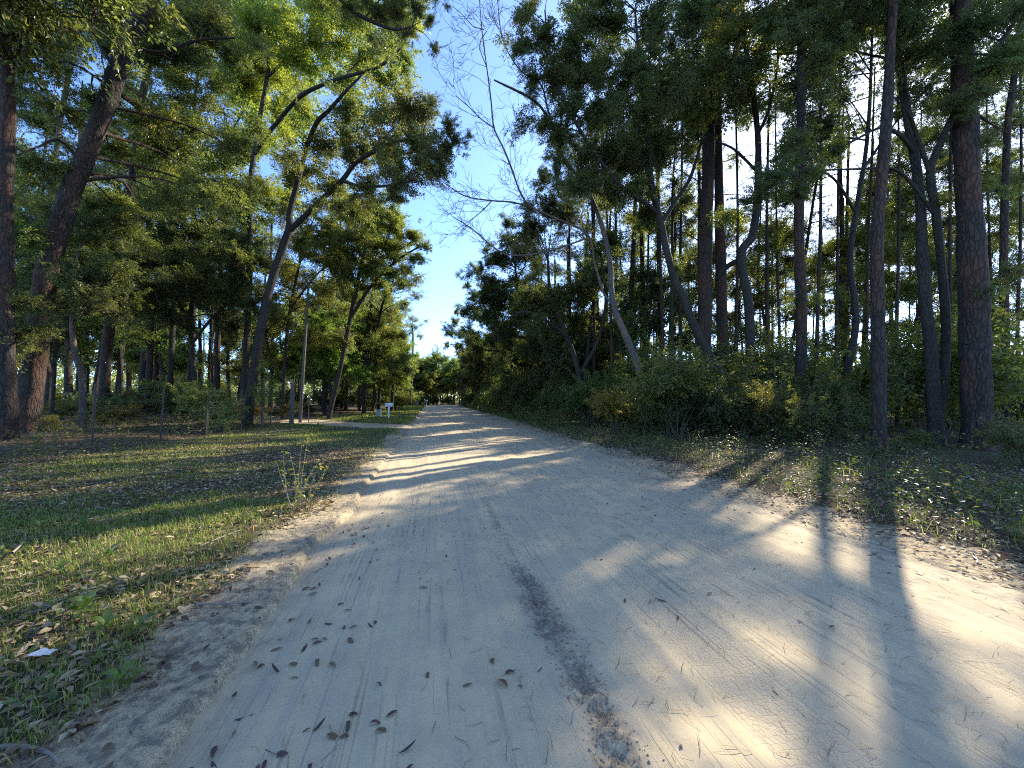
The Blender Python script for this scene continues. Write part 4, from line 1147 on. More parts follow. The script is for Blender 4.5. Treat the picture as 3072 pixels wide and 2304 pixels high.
# understorey of the sunward bank
for i, (x, y) in enumerate(scatter(60, 5, 40, 8.2, 24, 1.4, lambda x, y, s, t: abs(x) < 1.45 * y and y > 6.5)):
    near_ = y < 13
    put(SHRUBS[i % 2 if near_ else i % 4], x, y, 'low glossy shrub at the foot of the sunward trees' if near_ else 'leafy evergreen shrub in the undergrowth of the sunward bank', 'low shrubs at the foot of the sunward trees' if near_ else 'shrubs under the sunward trees', (1.1, 1.1, .95), random.uniform(.45, .75) if near_ else random.uniform(.7, 1.35))
for i, (x, y) in enumerate(scatter(48, 20, 90, 6.7, 11, 1.6)):
    put(SHRUBS[i % 4], x, y, 'shrub in the dense hedge like edge under the dark oaks', 'shrubs along the sunward road edge', (1.1, 1.15, .95), random.uniform(.45, 1.35))
for i, (x, y) in enumerate(scatter(40, 10, 40, -26, -9.6, 1.8, lambda x, y, s, t: in_view(x, y, s, t) and y > 12)):
    put(SHRUBS[i % 3], x, y, 'low shrub on the wood floor behind the wire fence', 'low shrubs behind the wire fence', random.choice([(1, 1, .9), (.9, 1, 1), (1.4, 1.05, .75)]), random.uniform(.45, .85))


def single(src_k, px, py, D, label, tint, scale, pool=None, cat='shrub'):
    p = P(px, py, D)
    o = copy_thing(SHRUBS[src_k], (p[0], p[1], G(p[0], p[1])), random.uniform(0, 6), scale, label, None, (*tint, 1))
    if 'group' in o: del o['group']
    o['category'] = cat
    return o


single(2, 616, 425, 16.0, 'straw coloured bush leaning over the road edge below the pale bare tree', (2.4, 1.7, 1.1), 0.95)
single(3, 668, 430, 15.5, 'dark rounded shrub below the curving oak', (.6, .7, .7), .9)  # dark tint paints the deep shade this shrub stands in
single(2, 700, 433, 14.5, 'dark shrub at the foot of the thick dark pine', (.6, .7, .7), 1.0)  # deep shade put into the leaf tint here too
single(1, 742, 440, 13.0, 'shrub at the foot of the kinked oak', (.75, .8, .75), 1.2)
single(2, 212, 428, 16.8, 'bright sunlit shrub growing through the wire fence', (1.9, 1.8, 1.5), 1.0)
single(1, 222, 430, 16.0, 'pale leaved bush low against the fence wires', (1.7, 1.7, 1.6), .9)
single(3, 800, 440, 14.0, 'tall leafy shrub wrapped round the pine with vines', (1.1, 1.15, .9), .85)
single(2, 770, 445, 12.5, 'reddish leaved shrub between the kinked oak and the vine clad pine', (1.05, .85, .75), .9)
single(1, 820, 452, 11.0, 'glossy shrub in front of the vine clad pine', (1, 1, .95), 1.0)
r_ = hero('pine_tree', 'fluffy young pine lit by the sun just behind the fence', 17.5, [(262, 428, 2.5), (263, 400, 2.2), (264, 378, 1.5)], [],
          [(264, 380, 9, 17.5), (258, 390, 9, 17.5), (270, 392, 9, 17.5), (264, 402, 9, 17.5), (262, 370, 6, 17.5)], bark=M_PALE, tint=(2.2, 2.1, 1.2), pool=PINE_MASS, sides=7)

# one joined mass of woodland far beyond what one can tell apart
r = np.random.default_rng(77)
n = 90000
ang = r.uniform(-1.05, 1.05, n)
dist = r.uniform(120, 190, n)
x = np.sin(ang) * dist; y = np.cos(ang) * dist
hh = np.where(ang > .15, 9.0, 13.0) * (0.75 + 0.9 * np.abs(fbm(ang * 30, dist * .05, 91, 3)))
z = r.random(n) ** 0.8 * hh * (0.4 + 0.9 * r.random(n)) + 0.3
V, F = leaf_quads(np.stack([x, y, z], -1), r.normal(size=(n, 3)), r.normal(size=(n, 3)), r.uniform(.5, 1.1, n), r.uniform(.35, .7, n))
fw = mesh_np('far_wood', V, [F], [M_LEAF], attrs={'rnd': np.repeat(r.random(n), 4)})
o = tag(link('far_wood', fw), 'hazy line of woodland beyond the last trees', 'woodland', kind='stuff'); o.color = (1.3, 1.35, 1.4, 1)  # pale bluish tint stands in for haze

# ------------------------------------------------------------------ grass, litter, ground cover
def ground_pts(n, smin, smax, tmin, tmax, seed, power=1.0, keep=None):
    r = np.random.default_rng(seed)
    s = smin + (smax - smin) * r.random(n) ** power
    t = r.uniform(tmin, tmax, n)
    x, y = xy(s, t)
    m = (y > 0.9) & (np.abs(x) < 1.55 * y + 0.6)
    if keep is not None: m &= keep(s, t, r)
    s, t, x, y = s[m], t[m], x[m], y[m]
    return s, t, np.stack([x, y, ground_z(s, t)], -1), r


def grass(name, label, n, smin, smax, tmin, tmax, seed, power, keep, h=(.05, .14), w=.0052, rbias=0.0):
    s, t, p, r = ground_pts(n, smin, smax, tmin, tmax, seed, power, keep)
    k = len(p)
    dist = np.linalg.norm(p[:, :2], axis=1)
    ht = r.uniform(*h, k) * (0.6 + 0.9 * np.clip(0.5 + fbm(s * 1.3, t * 1.3, seed, 2), 0, 1)); wd = np.maximum(w, dist * 0.0011) * r.uniform(.7, 1.3, k)
    a = r.uniform(0, 6.283, k); bend = r.uniform(.15, 1.1, k)
    dx = np.stack([np.cos(a), np.sin(a), 0 * a], -1); sd = np.stack([-np.sin(a), np.cos(a), 0 * a], -1)
    up = np.array((0, 0, 1.0))
    V = np.empty((k, 5, 3))
    m_ = p + up * (ht * .6)[:, None] + dx * (ht * bend * .35)[:, None]
    V[:, 0] = p - sd * wd[:, None] / 2 - up * .01; V[:, 1] = p + sd * wd[:, None] / 2 - up * .01
    V[:, 2] = m_ + sd * wd[:, None] * .4; V[:, 3] = m_ - sd * wd[:, None] * .4
    V[:, 4] = p + up * (ht * (1 - .35 * bend))[:, None] + dx * (ht * bend)[:, None]
    q = np.arange(k)[:, None] * 5
    me = mesh_np(name, V.reshape(-1, 3), [q + np.array([[0, 1, 2, 3]]), q + np.array([[3, 2, 4]])], [M_GRASS],
                 attrs={'rnd': np.repeat(np.clip(r.random(k) + rbias + .25 * fbm(s * .6, t * .6, seed + 1, 2), 0, 1), 5)})
    return tag(link(name, me), label, 'grass', kind='stuff')


def litter(name, label, n, smin, smax, tmin, tmax, seed, power, keep, L=(.04, .085)):
    s, t, p, r = ground_pts(n, smin, smax, tmin, tmax, seed, power, keep)
    k = len(p)
    ln = r.uniform(*L, k)
    a = r.uniform(0, 6.283, k)
    ax = np.stack([np.cos(a), np.sin(a), r.normal(size=k) * .25], -1)
    nr = np.array((0, 0, 1.0)) + r.normal(size=(k, 3)) * .35
    V, F = leaf_quads(p + np.array((0, 0, .012)), ax, nr, ln, ln * r.uniform(.3, .5, k), .25)
    me = mesh_np(name, V, [F], [M_LITTER], attrs={'rnd': np.repeat(r.random(k), 4)})
    return tag(link(name, me), label, 'leaf litter', kind='stuff')


def left_k(lo, hi, f=0.0, dens=1.0, seed=3):
    return lambda s, t, r: (edge_dist(s, t)[0] > lo + .25 * noise2(s * 1.7, t * 1.7, 12)) & (edge_dist(s, t)[0] < hi) & (drive_dist(s, t) > 1.5) & (r.random(len(s)) < dens * np.clip(.6 + 1.5 * fbm(s * .7, t * .7, seed, 3) + f, 0, 1))


def right_k(lo, hi, f=0.0, seed=4):
    return lambda s, t, r: (edge_dist(s, t)[1] > lo + .5 * noise2(s * 1.1, t * 1.1, 13)) & (edge_dist(s, t)[1] < hi) & (r.random(len(s)) < np.clip(.6 + 1.5 * fbm(s * .6, t * .6, seed, 3) + f, 0, 1))


grass('grass', 'rough grass mixed with dead blades on the fenced verge', 62000, 0.3, 6, -7, -1.3, 301, 1.0, left_k(.45, 6), (.025, .085))
grass('grass', 'mown grass on the verge between fence and road', 80000, 5, 34, -9, -1.2, 302, 1.4, left_k(.3, 7), (.03, .085))
grass('grass', 'bright grass strip by the mailbox and beyond', 26000, 22, 80, -6, -1.1, 303, 1.2, left_k(.2, 5, .3), (.08, .20))
grass('grass', 'tufty grass at the foot of the sunward bank', 13000, 0.5, 40, 4.6, 9, 304, 1.5, right_k(.9, 4), (.06, .22))
litter('leaf_litter', 'dead leaves strewn through the grass on the fenced verge', 76000, 0.2, 14, -10, -1.1, 311, 1.2, left_k(.38, 9, .35, 1, 8), (.035, .09))
litter('leaf_litter', 'brown leaves covering the wood floor behind the fence', 20000, 6, 45, -22, -6, 312, 1.2, left_k(5, 22, .3, 1, 9), (.06, .12))
litter('leaf_litter', 'crushed leaf bits drifted in streaks along the sandy road margins', 26000, 0.8, 22, -1.5, 5.6, 314, 1.3, lambda s, t, r: (np.abs(np.maximum(*edge_dist(s, t)) + .25) < .6) & (r.random(len(s)) < np.clip(-.05 + 2.4 * fbm(s * .45, t * 3.5, 55, 3), 0, 1)), (.012, .045))
litter('leaf_litter', 'dead leaves drifted along the sandy shoulder and sunward bank', 62000, 0.5, 26, 4.0, 11, 313, 1.3, lambda s, t, r: (edge_dist(s, t)[1] > -.15) & (r.random(len(s)) < np.clip(.15 + .75 * smooth(0, 1.2, edge_dist(s, t)[1]) + .9 * fbm(s, t, 5, 3), 0, 1)), (.035, .085))


def cover(name, label, n, smin, smax, tmin, tmax, seed, power, keep, ht=.35, L=.055, tint=(1, 1, 1), per=10):
    s, t, p, r = ground_pts(n, smin, smax, tmin, tmax, seed, power, keep)
    k = len(p)
    hh = ht * (.3 + r.random(k)) * (0.5 + np.clip(.7 + 1.2 * fbm(s * .8, t * .8, seed, 2), 0, 1.3))
    pp = np.repeat(p, per, 0); h2 = np.repeat(hh, per) * r.random(k * per) ** .7
    off = r.normal(size=(k * per, 3)) * .05; off[:, 2] = h2
    pp = pp + off
    a = r.uniform(0, 6.28, k * per)
    ax = np.stack([np.cos(a), np.sin(a), r.normal(size=k * per) * .4 - .1], -1)
    nr = np.array((0, 0, 1.0)) + r.normal(size=(k * per, 3)) * .45
    sc_ = L * (.6 + .8 * r.random(k * per))
    V, F = leaf_quads(pp, ax, nr, sc_, sc_ * .55, .12)
    g = Geo(); g.add(V, F, 0, np.repeat(r.random(k * per), 4), False)
    b0 = p.copy(); b1 = p + np.stack([r.normal(size=k) * .04, r.normal(size=k) * .04, hh], -1)
    sd = np.stack([np.full(k, .003), np.full(k, .003), np.zeros(k)], -1)
    g.add(np.stack([b0 - sd, b0 + sd, b1], 1).reshape(-1, 3), np.arange(k * 3).reshape(-1, 3), 1)
    o = tag(link(name, g.mesh(name, [M_SHRUB, M_TWIG])), label, 'ground cover', kind='stuff'); o.color = (*tint, 1)
    return o


cover('ground_cover', 'low glossy leaved plants carpeting the sunward bank', 5200, 0.5, 26, 5.0, 13, 321, 1.3, right_k(1.1, 9, .15), .42, .06, (1, 1, .9))
cover('ground_cover', 'low green plants on the wood floor behind the fence', 2600, 8, 32, -18, -7.6, 322, 1.1, left_k(6.0, 18, .1, 1, 14), .38, .07, (1.0, 1.05, .95))
cover('ground_cover', 'small broad leaved weeds in the verge grass', 700, 1, 9, -7, -1.6, 323, 1.2, left_k(.6, 6, -.1, .6, 15), .10, .045, (1.3, 1.4, .9), 6)
cover('ground_cover', 'leafy plants edging the sunward side of the far road', 2600, 18, 90, 5.6, 8, 324, 1.0, right_k(.8, 3, .3), .6, .10, (1.3, 1.3, .9))

# pine needles and grit lying on the road
r = np.random.default_rng(341)
n = 9000
s = 0.8 + 16 * r.random(n) ** 1.5; t = r.uniform(-1.0, 4.6, n)
m = r.random(n) < np.clip(.35 + .3 * (t > 1.6) + 1.0 * fbm(s * .7, t, 342, 3), 0, 1)
s, t = s[m], t[m]; n = len(s)
x, y = xy(s, t); p = np.stack([x, y, road_z(s, t) + .004], -1)
a = r.normal(size=n) * .7 + math.atan2(U[1], U[0]); a = np.where(r.random(n) < .3, r.uniform(0, 6.28, n), a)
dx = np.stack([np.cos(a), np.sin(a), r.normal(size=n) * .04], -1); sd = np.stack([-np.sin(a), np.cos(a), 0 * a], -1)
ln = r.uniform(.03, .16, n)[:, None]; wd = (np.maximum(.0022, y * .0006) * r.uniform(.7, 1.6, n))[:, None]
bow = sd * (r.normal(size=n) * .012)[:, None]
V = np.stack([p - dx * ln / 2 - sd * wd / 2, p - dx * ln / 2 + sd * wd / 2, p + bow + sd * wd / 2 + np.array((0, 0, .004)), p + bow - sd * wd / 2 + np.array((0, 0, .004)), p + dx * ln / 2], 1).reshape(-1, 3)
q = np.arange(n)[:, None] * 5
me = mesh_np('pine_needles', V, [q + np.array([[0, 1, 2, 3]]), q + np.array([[3, 2, 4]])], [M_LITTER], attrs={'rnd': np.repeat(r.random(n) * .6, 5)})
tag(link('fallen_needles', me), 'fallen pine needles scattered on the sand', 'pine needles', kind='stuff')

# crumbs of dark damp sand thrown up along the churned strip
r = np.random.default_rng(351)
n = 9000
s = 1.2 + 4.6 * r.random(n); t = 0.75 + r.normal(size=n) * .15
m = churn_mask(s, t) + .012 > r.random(n) * 1.1
s, t = s[m], t[m]; n = len(s)
x, y = xy(s, t); c = np.stack([x, y, road_z(s, t) + .001], -1)
oct_ = np.array([(1, 0, 0), (0, 1, 0), (-1, 0, 0), (0, -1, 0), (0, 0, .8)], float)
sz = (.003 + .007 * r.random(n) ** 2)[:, None, None]
V = c[:, None] + oct_[None] * sz * (0.6 + .8 * r.random((n, 5, 1)))
q = np.arange(n)[:, None, None] * 5
F = (q + np.array([[0, 1, 4], [1, 2, 4], [2, 3, 4], [3, 0, 4]])[None]).reshape(-1, 3)
M_CLOD = plain_material('damp_sand_crumb', (.26, .21, .15), .95, .5, 30, .15, dirt=(.15, .12, .09))
tag(link('sand_clods', mesh_np('sand_clods', V.reshape(-1, 3), [F], [M_CLOD])), 'dark damp crumbs of sand along the churned tyre strip', 'sand', kind='stuff')

# ------------------------------------------------------------------ wire fence
def fence_line(k):
    a = np.array([(-9.3, 3.0), (-8.9, 7.5), (-8.6, 12.0), (-8.3, 15.5), (-8.0, 19), (-7.6, 22.5), (-7.3, 25.5)])     # (t, s)
    c = spline(np.column_stack([a, np.zeros(len(a))]), 60)
    f = k * 59; i = int(f); i2 = min(i + 1, 59)
    q = c[i] * (1 - f + i) + c[i2] * (f - i)
    x, y = xy(q[1], q[0])
    return np.array((x, y, G(x, y)))


f0 = fence_line(0)
fence = thing('wire_fence', 'tall strand wire fence on thin rusty posts in front of the shaded wood', 'fence', f0)
NP = 11
posts = [fence_line(k / (NP - 1)) for k in range(NP)]
for k, p in enumerate(posts):
    lean = np.array((random.uniform(-.05, .05), random.uniform(-.05, .05), 0))
    g = Geo()
    H = 1.78 + random.uniform(-.06, .08)
    wood = k == NP - 2
    if wood:
        V, F = tube([p - (0, 0, .1), p + lean * .5 + (0, 0, 1.1), p + lean + (0, 0, 2.1)], [.115, .11, .10], 12, 10, .06, 4); g.add(V, F)
        po = link('post', g.mesh('post', [M_POST], f0), fence); po['label'] = 'thick wooden gate post with a rust red top'
        g2 = Geo(); V, F = tube([p + lean + (0, 0, 2.09), p + lean + (0, 0, 2.30)], [.125, .12], 12, 3); g2.add(V, F)
        link('cap', g2.mesh('cap', [M_RUST], f0), po)
    else:
        a = np.array((.022, .0, 0)); b_ = np.array((0, .022, 0))
        top = p + lean + np.array((0, 0, H))
        for e in (a, b_):                       # T shaped steel post: two crossing flat bars
            q = np.array((e[1], e[0], 0)) * .16
            V = []
            for base_ in (p - np.array((0, 0, .1)), top):
                V += [base_ - e - q, base_ + e - q, base_ + e + q, base_ - e + q]
            V = np.array(V) + (b_ * .9 if e is a else 0)
            F = np.array([(0, 1, 2, 3), (7, 6, 5, 4), (0, 4, 5, 1), (1, 5, 6, 2), (2, 6, 7, 3), (3, 7, 4, 0)])
            g.add(V, F, 0, None, False)
        po = link('post', g.mesh('post', [M_STEEL], f0), fence)
    if k in (0, 1, 2):
        for hz in (.62, 1.08, 1.55):
            g3 = Geo(); V, F = tube([p + (.0, -.01, hz - .03), p + (.02, -.04, hz), p + (.0, -.06, hz + .03)], [.014, .02, .012], 8, 4); g3.add(V, F)
            link('insulator', g3.mesh('insulator', [M_WHITE], f0), po)
for hz in (.35, .62, .86, 1.08, 1.32, 1.55, 1.72):
    pts = []
    for k in range(60):
        u = k / 59
        p = fence_line(u); ph = (u * (NP - 1)) % 1
        pts.append(p + np.array((0, 0, hz - .07 * 4 * ph * (1 - ph) + .015 * math.sin(k * 1.7 + hz * 9))))
    g = Geo(); V, F = tube(pts, [.0026] * 60, 4, 118, tip=False); g.add(V, F)
    link('wire', g.mesh('wire', [M_WIRE], f0), fence)

# ------------------------------------------------------------------ mailboxes, poles, boxes
def bar_mesh(name, size, mat, bevel=.01):
    import bmesh
    bm = bmesh.new()
    bmesh.ops.create_cube(bm, size=1.0)
    for v in bm.verts: v.co = Vector((v.co.x * size[0], v.co.y * size[1], v.co.z * size[2]))
    bmesh.ops.bevel(bm, geom=bm.edges[:], offset=bevel, segments=2, affect='EDGES')
    me = bpy.data.meshes.new(name); bm.to_mesh(me); bm.free(); me.materials.append(mat)
    return me


def arch_mesh(name, w, l, h, mat, n=10):
    """mailbox body along x: flat bottom, rounded top"""
    prof = [(-w / 2, 0), (w / 2, 0)] + [(w / 2 * math.cos(a), h - w / 2 + w / 2 * math.sin(a)) for a in np.linspace(0, math.pi, n)]
    m_ = len(prof)
    V = np.array([(-l / 2, y, z) for y, z in prof] + [(l / 2, y, z) for y, z in prof])
    F = np.array([(i, (i + 1) % m_, m_ + (i + 1) % m_, m_ + i) for i in range(m_)])
    V = np.vstack([V, [(-l / 2, 0, h / 2), (l / 2, 0, h / 2)]])
    T1 = np.array([((i + 1) % m_, i, 2 * m_) for i in range(m_)] + [(m_ + i, m_ + (i + 1) % m_, 2 * m_ + 1) for i in range(m_)])
    return mesh_np(name, V, [F, T1], [mat])


def mailbox(px, D, label, rz, sc=1.0, flag=False):
    p = P(px, 400, D); b_ = np.array((p[0], p[1], G(p[0], p[1])))
    t = thing('mailbox', label, 'mailbox', b_, rz)
    link('post', bar_mesh('post', (.10, .10, 1.05), M_WHITE), t, (0, 0, .475))
    link('arm', bar_mesh('arm', (.62, .09, .05), M_WHITE, .006), t, (0.03, 0, 1.027))
    bx = link('box', arch_mesh('box', .24, .62, .25, M_WHITE), t, (.03, 0, 1.054))
    dr_ = link('door', arch_mesh('door', .25, .012, .26, M_WHITE), bx, (.318, 0, -.004))
    link('handle', bar_mesh('handle', (.03, .05, .012), M_GREY, .003), dr_, (.02, 0, .21))
    fl = link('flag', bar_mesh('flag', (.12, .008, .05), M_RUST if flag else M_GREY, .002), bx, (-.05, -.135, .15))
    t.scale = (sc * .86,) * 3
    return t


mailbox(389, 26.3, 'white mailbox on a white post where the driveway meets the road', math.radians(-8))
t2 = mailbox(426.5, 88, 'tiny white mailbox far down the road at the verge', math.radians(60), 1.15)
p = P(378.5, 400, 29.5); b_ = (p[0], p[1], G(p[0], p[1]))
t = thing('utility_pedestal', 'short grey utility box beside the white mailbox', 'utility box', b_, .3)
link('body', bar_mesh('body', (.26, .24, .56), M_GREY, .02), t, (0, 0, .28))
link('lid', bar_mesh('lid', (.29, .27, .06), M_GREY, .02), t, (0, 0, .595))
link('lit_edge', bar_mesh('lit_edge', (.07, .05, .66), M_WHITE, .01), t, (.19, -.06, .33))  # white bar added to draw the sunlit edge of the box
p = P(416.8, 400, 84); b_ = (p[0], p[1], G(p[0], p[1]))
t = thing('utility_cabinet', 'grey cabinet far along the verge near the utility pole', 'utility box', b_, .2)
link('body', bar_mesh('body', (.8, .6, .95), M_GREY, .03), t, (0, 0, .475))
link('lid', bar_mesh('lid', (.86, .66, .09), M_GREY, .03), t, (0, 0, 1.0))


def pole(px, py0, py1, px1, D, w, label, arm=False, name='utility_pole', mat=M_POLE):
    a = P(px, py0, D); b_ = np.array((a[0], a[1], G(a[0], a[1])))
    t = thing(name, label, 'pole', b_)
    top = P(px1, py1, D)
    g = Geo(); V, F = tube([b_ - (0, 0, .2), (b_ + top) / 2, top], [w / 2, w / 2 * .85, w / 2 * .7], 12, 20, .03, 3); g.add(V, F)
    link('shaft', g.mesh('shaft', [mat], b_), t)
    if arm:
        z = top - b_
        link('cap', bar_mesh('cap', (w * .8, w * .8, .08), M_GREY), t, (z[0], z[1], z[2] + .05))
        tr = Geo(); V, F = tube([z - (.0, .28, 1.5), z - (.0, .28, .8)], [.16, .16], 12, 3); tr.add(V, F)
        link('transformer', tr.mesh('transformer', [M_GREY]), t)
    return t


pole(411.3, 406, 357, 408.6, 76, .34, 'grey utility pole standing on the verge far down the road', True)
pole(300, 420, 284, 308.6, 24, .20, 'tall bare leaning pole with a cut top among the trees behind the fence')

# ------------------------------------------------------------------ sticks, paper, plants, fallen leaves
def stick(pix, rad, label, lift=.02, fork=None):
    pts = []
    for px, py in pix:
        b_ = (384 - py) / FPX
        c, s_ = math.cos(PITCH), math.sin(PITCH)
        dz = s_ + b_ * c
        D = CAM_Z / -dz * (c - b_ * s_) if dz < 0 else 20
        for _ in range(3):
            q = P(px, py, D); D *= (CAM_Z - G(q[0], q[1])) / (CAM_Z - q[2])
        q = P(px, py, D); pts.append(np.array((q[0], q[1], G(q[0], q[1]) + lift)))
    b_ = pts[0].copy()
    g = Geo(); V, F = tube(pts, np.linspace(rad, rad * .5, len(pts)), 7, 14, .15, 2); g.add(V, F)
    o = link('fallen_stick', g.mesh('fallen_stick', [M_STICK], b_), None, b_)
    return tag(o, label, 'stick')


stick([(96, 507), (120, 512), (152, 517)], .014, 'pale thin stick lying on the shaded grass of the fenced verge')
stick([(12, 560), (20, 552), (26, 544)], .010, 'short stick propped in the sunlit grass by the frame edge', .06)
stick([(196, 607), (235, 606), (262, 601), (300, 598)], .008, 'long thin twig reaching from the grass onto the sandy berm')
stick([(0, 752), (25, 752), (48, 758), (60, 768)], .010, 'crooked twig in the grass at the bottom corner')
stick([(200, 548), (225, 538), (240, 532)], .007, 'twig lying on sunlit leaves beside the weedy plant')
stick([(60, 425), (110, 428), (150, 426)], .03, 'fallen branch on the ground under the fence')
stick([(270, 432), (300, 430), (335, 427)], .02, 'dead branch lying along the foot of the fence near the driveway')
stick([(700, 432), (720, 430), (760, 428)], .02, 'dead branch lying under the kinked oak')

# crumpled paper
q = stick([(43, 664), (50, 662)], .004, 'tmp')
pl = Vector(q.location); bpy.data.objects.remove(q)
r = np.random.default_rng(5)
gx, gy = np.meshgrid(np.linspace(-.05, .05, 7), np.linspace(-.03, .03, 5), indexing='ij')
V = np.stack([gx, gy, .012 + .012 * r.random(gx.shape) + .03 * np.abs(gx) * 4], -1).reshape(-1, 3)
ii, jj = np.meshgrid(np.arange(6), np.arange(4), indexing='ij')
Q = np.stack([ii * 5 + jj, (ii + 1) * 5 + jj, (ii + 1) * 5 + jj + 1, ii * 5 + jj + 1], -1).reshape(-1, 4)
tag(link('paper_scrap', mesh_np('paper_scrap', V, [Q], [M_PAPER]), None, pl + Vector((0, 0, .02))), 'crumpled white paper scrap in the grass', 'paper')


def ground_hit(px, py):
    b_ = (384 - py) / FPX
    c, s_ = math.cos(PITCH), math.sin(PITCH)
    dz = s_ + b_ * c
    D = CAM_Z / -dz * (c - b_ * s_)
    for _ in range(4):
        q = P(px, py, D)
        s1, t1 = st(q[0], q[1])
        dl_, dr_ = edge_dist(np.array([s1]), np.array([t1]))
        zz = float(road_z(np.array([s1]), np.array([t1]))[0]) if max(dl_[0], dr_[0]) < -.02 else G(q[0], q[1])
        D *= (CAM_Z - zz) / (CAM_Z - q[2])
    q = P(px, py, D)
    return np.array((q[0], q[1], zz))


# broad leaved plants growing in the verge
def leaf_blade(name, L, Wd, mat, seed=0, curl=.15, n=5):
    r = random.Random(seed)
    V = []; F = []
    for i in range(n + 1):
        u = i / n
        w = Wd / 2 * math.sin(math.pi * min(1, .06 + u * .94)) ** .8
        z = curl * L * (u - u * u * 1.6) + r.uniform(-.01, .01) * L
        V += [(u * L, -w, z + .25 * w), (u * L, 0, z), (u * L, w, z + .25 * w)]
    for i in range(n):
        a = i * 3
        F += [(a, a + 3, a + 4, a + 1), (a + 1, a + 4, a + 5, a + 2)]
    me = mesh_np(name, np.array(V), [np.array(F)], [mat], attrs={'rnd': np.full(len(V), r.random())}, smooth_shade=True)
    return me


BLADES = [leaf_blade('leaf', .10, .055, M_SHRUB, k, .5) for k in range(4)]
PLANTS = [(84, 616, .10, 11, 'spreading broad leaved plant in the grass nearest the bottom corner'), (106, 634, .09, 9, 'broad leaved plant just beside the spreading one'), (138, 636, .075, 8, 'green plant at the edge of the sandy berm'),
          (120, 690, .08, 8, 'low green plant near the berm above the crooked twig'), (82, 530, .085, 7, 'single bright upright plant in the sunlit strip'), (128, 498, .07, 7, 'pale plant on the shaded verge'),
          (158, 512, .08, 8, 'bright leafy weed at the top of the sunlit strip'), (212, 498, .08, 8, 'leafy weed close to the tall weedy plant'), (110, 560, .08, 8, 'green weed in the middle of the sunlit leaves'), (40, 530, .08, 8, 'bright weed on the sunlit strip by the frame edge'), (60, 574, .07, 7, 'green weed on the leafy ground below the sunlit strip')]
for px, py, L, n, lab in PLANTS:
    p = ground_hit(px, py)
    t = thing('broadleaf_plant', lab, 'plant', p, random.uniform(0, 6))
    g = Geo(); V, F = tube([(0, 0, -.03), (0, 0, .05)], [.006, .004], 5, 2); g.add(V, F)
    link('stem', g.mesh('stem', [M_TWIG]), t)
    for k in range(n):
        a = k * 2.4; o = link('leaf', random.choice(BLADES), t, (.01 * math.cos(a), .01 * math.sin(a), .03 + .006 * k))
        o.rotation_euler = (random.uniform(-.3, .3), -.35 - .06 * k + random.uniform(-.2, .2), a)
        k_ = L / .10 * random.uniform(.7, 1.25); o.scale = (k_,) * 3
        o.color = (1.3, 1.5, .9, 1)

# tall weedy plant at the road edge
p = ground_hit(299, 508)
t = thing('weedy_plant', 'tall straggly plant with bent stems and yellowing leaves at the road edge', 'plant', p)
r = np.random.default_rng(17)
for k in range(11):
    a = r.uniform(0, 6.28); L = r.uniform(.35, .85); o_ = np.array((math.cos(a) * .10, math.sin(a) * .10, 0)) * r.random() * 1.6
    dirv = np.array((math.cos(a) * r.uniform(.05, .5), math.sin(a) * r.uniform(.05, .5), 1.0))
    q = [o_ - (0, 0, .03), o_ + dirv * L * .5 + r.normal(size=3) * .03, o_ + dirv * L + r.normal(size=3) * .07]
    g = Geo(); V, F = tube(q, [.006, .0045, .002], 5, 8); g.add(V, F)
    so = link('stem', g.mesh('stem', [M_STICK]), t)
    c = spline(np.column_stack([q, np.zeros(3)]), 12)
    for i in range(3, 12):
        for _ in range(2):
            if r.random() < .75:
                lo = link('leaf', BLADES[int(r.integers(4))], so, c[i, :3])
                lo.rotation_euler = (r.uniform(-.6, .6), r.uniform(-.6, .4), r.uniform(0, 6.28)); k_ = r.uniform(.35, .7); lo.scale = (k_,) * 3
                lo.color = (*((1.7, 1.6, .7) if r.random() < .6 else (2.6, 1.9, .7)), 1)

# dead leaves one can count, each lying on the sand
DEADL = []
for k in range(6):
    col = [(.075, .045, .028), (.10, .06, .035), (.065, .045, .03), (.15, .09, .045), (.09, .055, .04), (.19, .13, .07)][k]
    DEADL.append(leaf_blade('fallen_leaf', .068, [.018, .022, .015, .025, .02, .021][k], plain_material('dead_leaf_brown', col, .6, .4, 20, .3), 40 + k, [.35, .2, -.25, .45, .6, .15][k], 5))
SPOTS = [(906, 1271, 'folded dark leaf standing up on the sand'), (1065, 1437, 'brown oval leaf near the churned strip'), (1112, 1456, 'oval leaf with a pointed tip close to the churned strip'), (1021, 1480, 'flat brown leaf lying crosswise on the road'),
         (1096, 1487, 'long dark leaf lying crosswise beside the flat brown one'), (773, 1547, 'long curled leaf near the bottom of the picture'), (676, 1585, 'dark leaf beside a pale curled one low on the road'), (706, 1590, 'pale curled leaf low on the road'),
         (1464, 1332, 'dark curled leaf on the smooth track'), (1440, 1302, 'thin bent leaf on the smooth track'), (963, 1200, 'slim dark leaf left of the road centre'), (1528, 1287, 'flat leaf on the far smooth track'), (893, 1660, 'leaf touching the bottom edge of the picture')]
leaf_n = 0


def put_leaf(p, label, group, size):
    global leaf_n
    lk = random.randrange(6)
    o = link('fallen_leaf', DEADL[lk], None, p + np.array((0, 0, .008)))
    if group:
        cw = ('dark brown', 'mid brown', 'blackish brown', 'reddish brown', 'grey brown', 'tan')[lk]
        label = cw + ' leaf' + label.split(' leaf', 1)[1]; group = cw + ' ' + group
    o.rotation_euler = (random.uniform(-.35, .35), random.uniform(-.25, .25), random.uniform(0, 6.28))
    o.scale = (size,) * 3
    leaf_n += 1
    return tag(o, label, 'leaf', group)


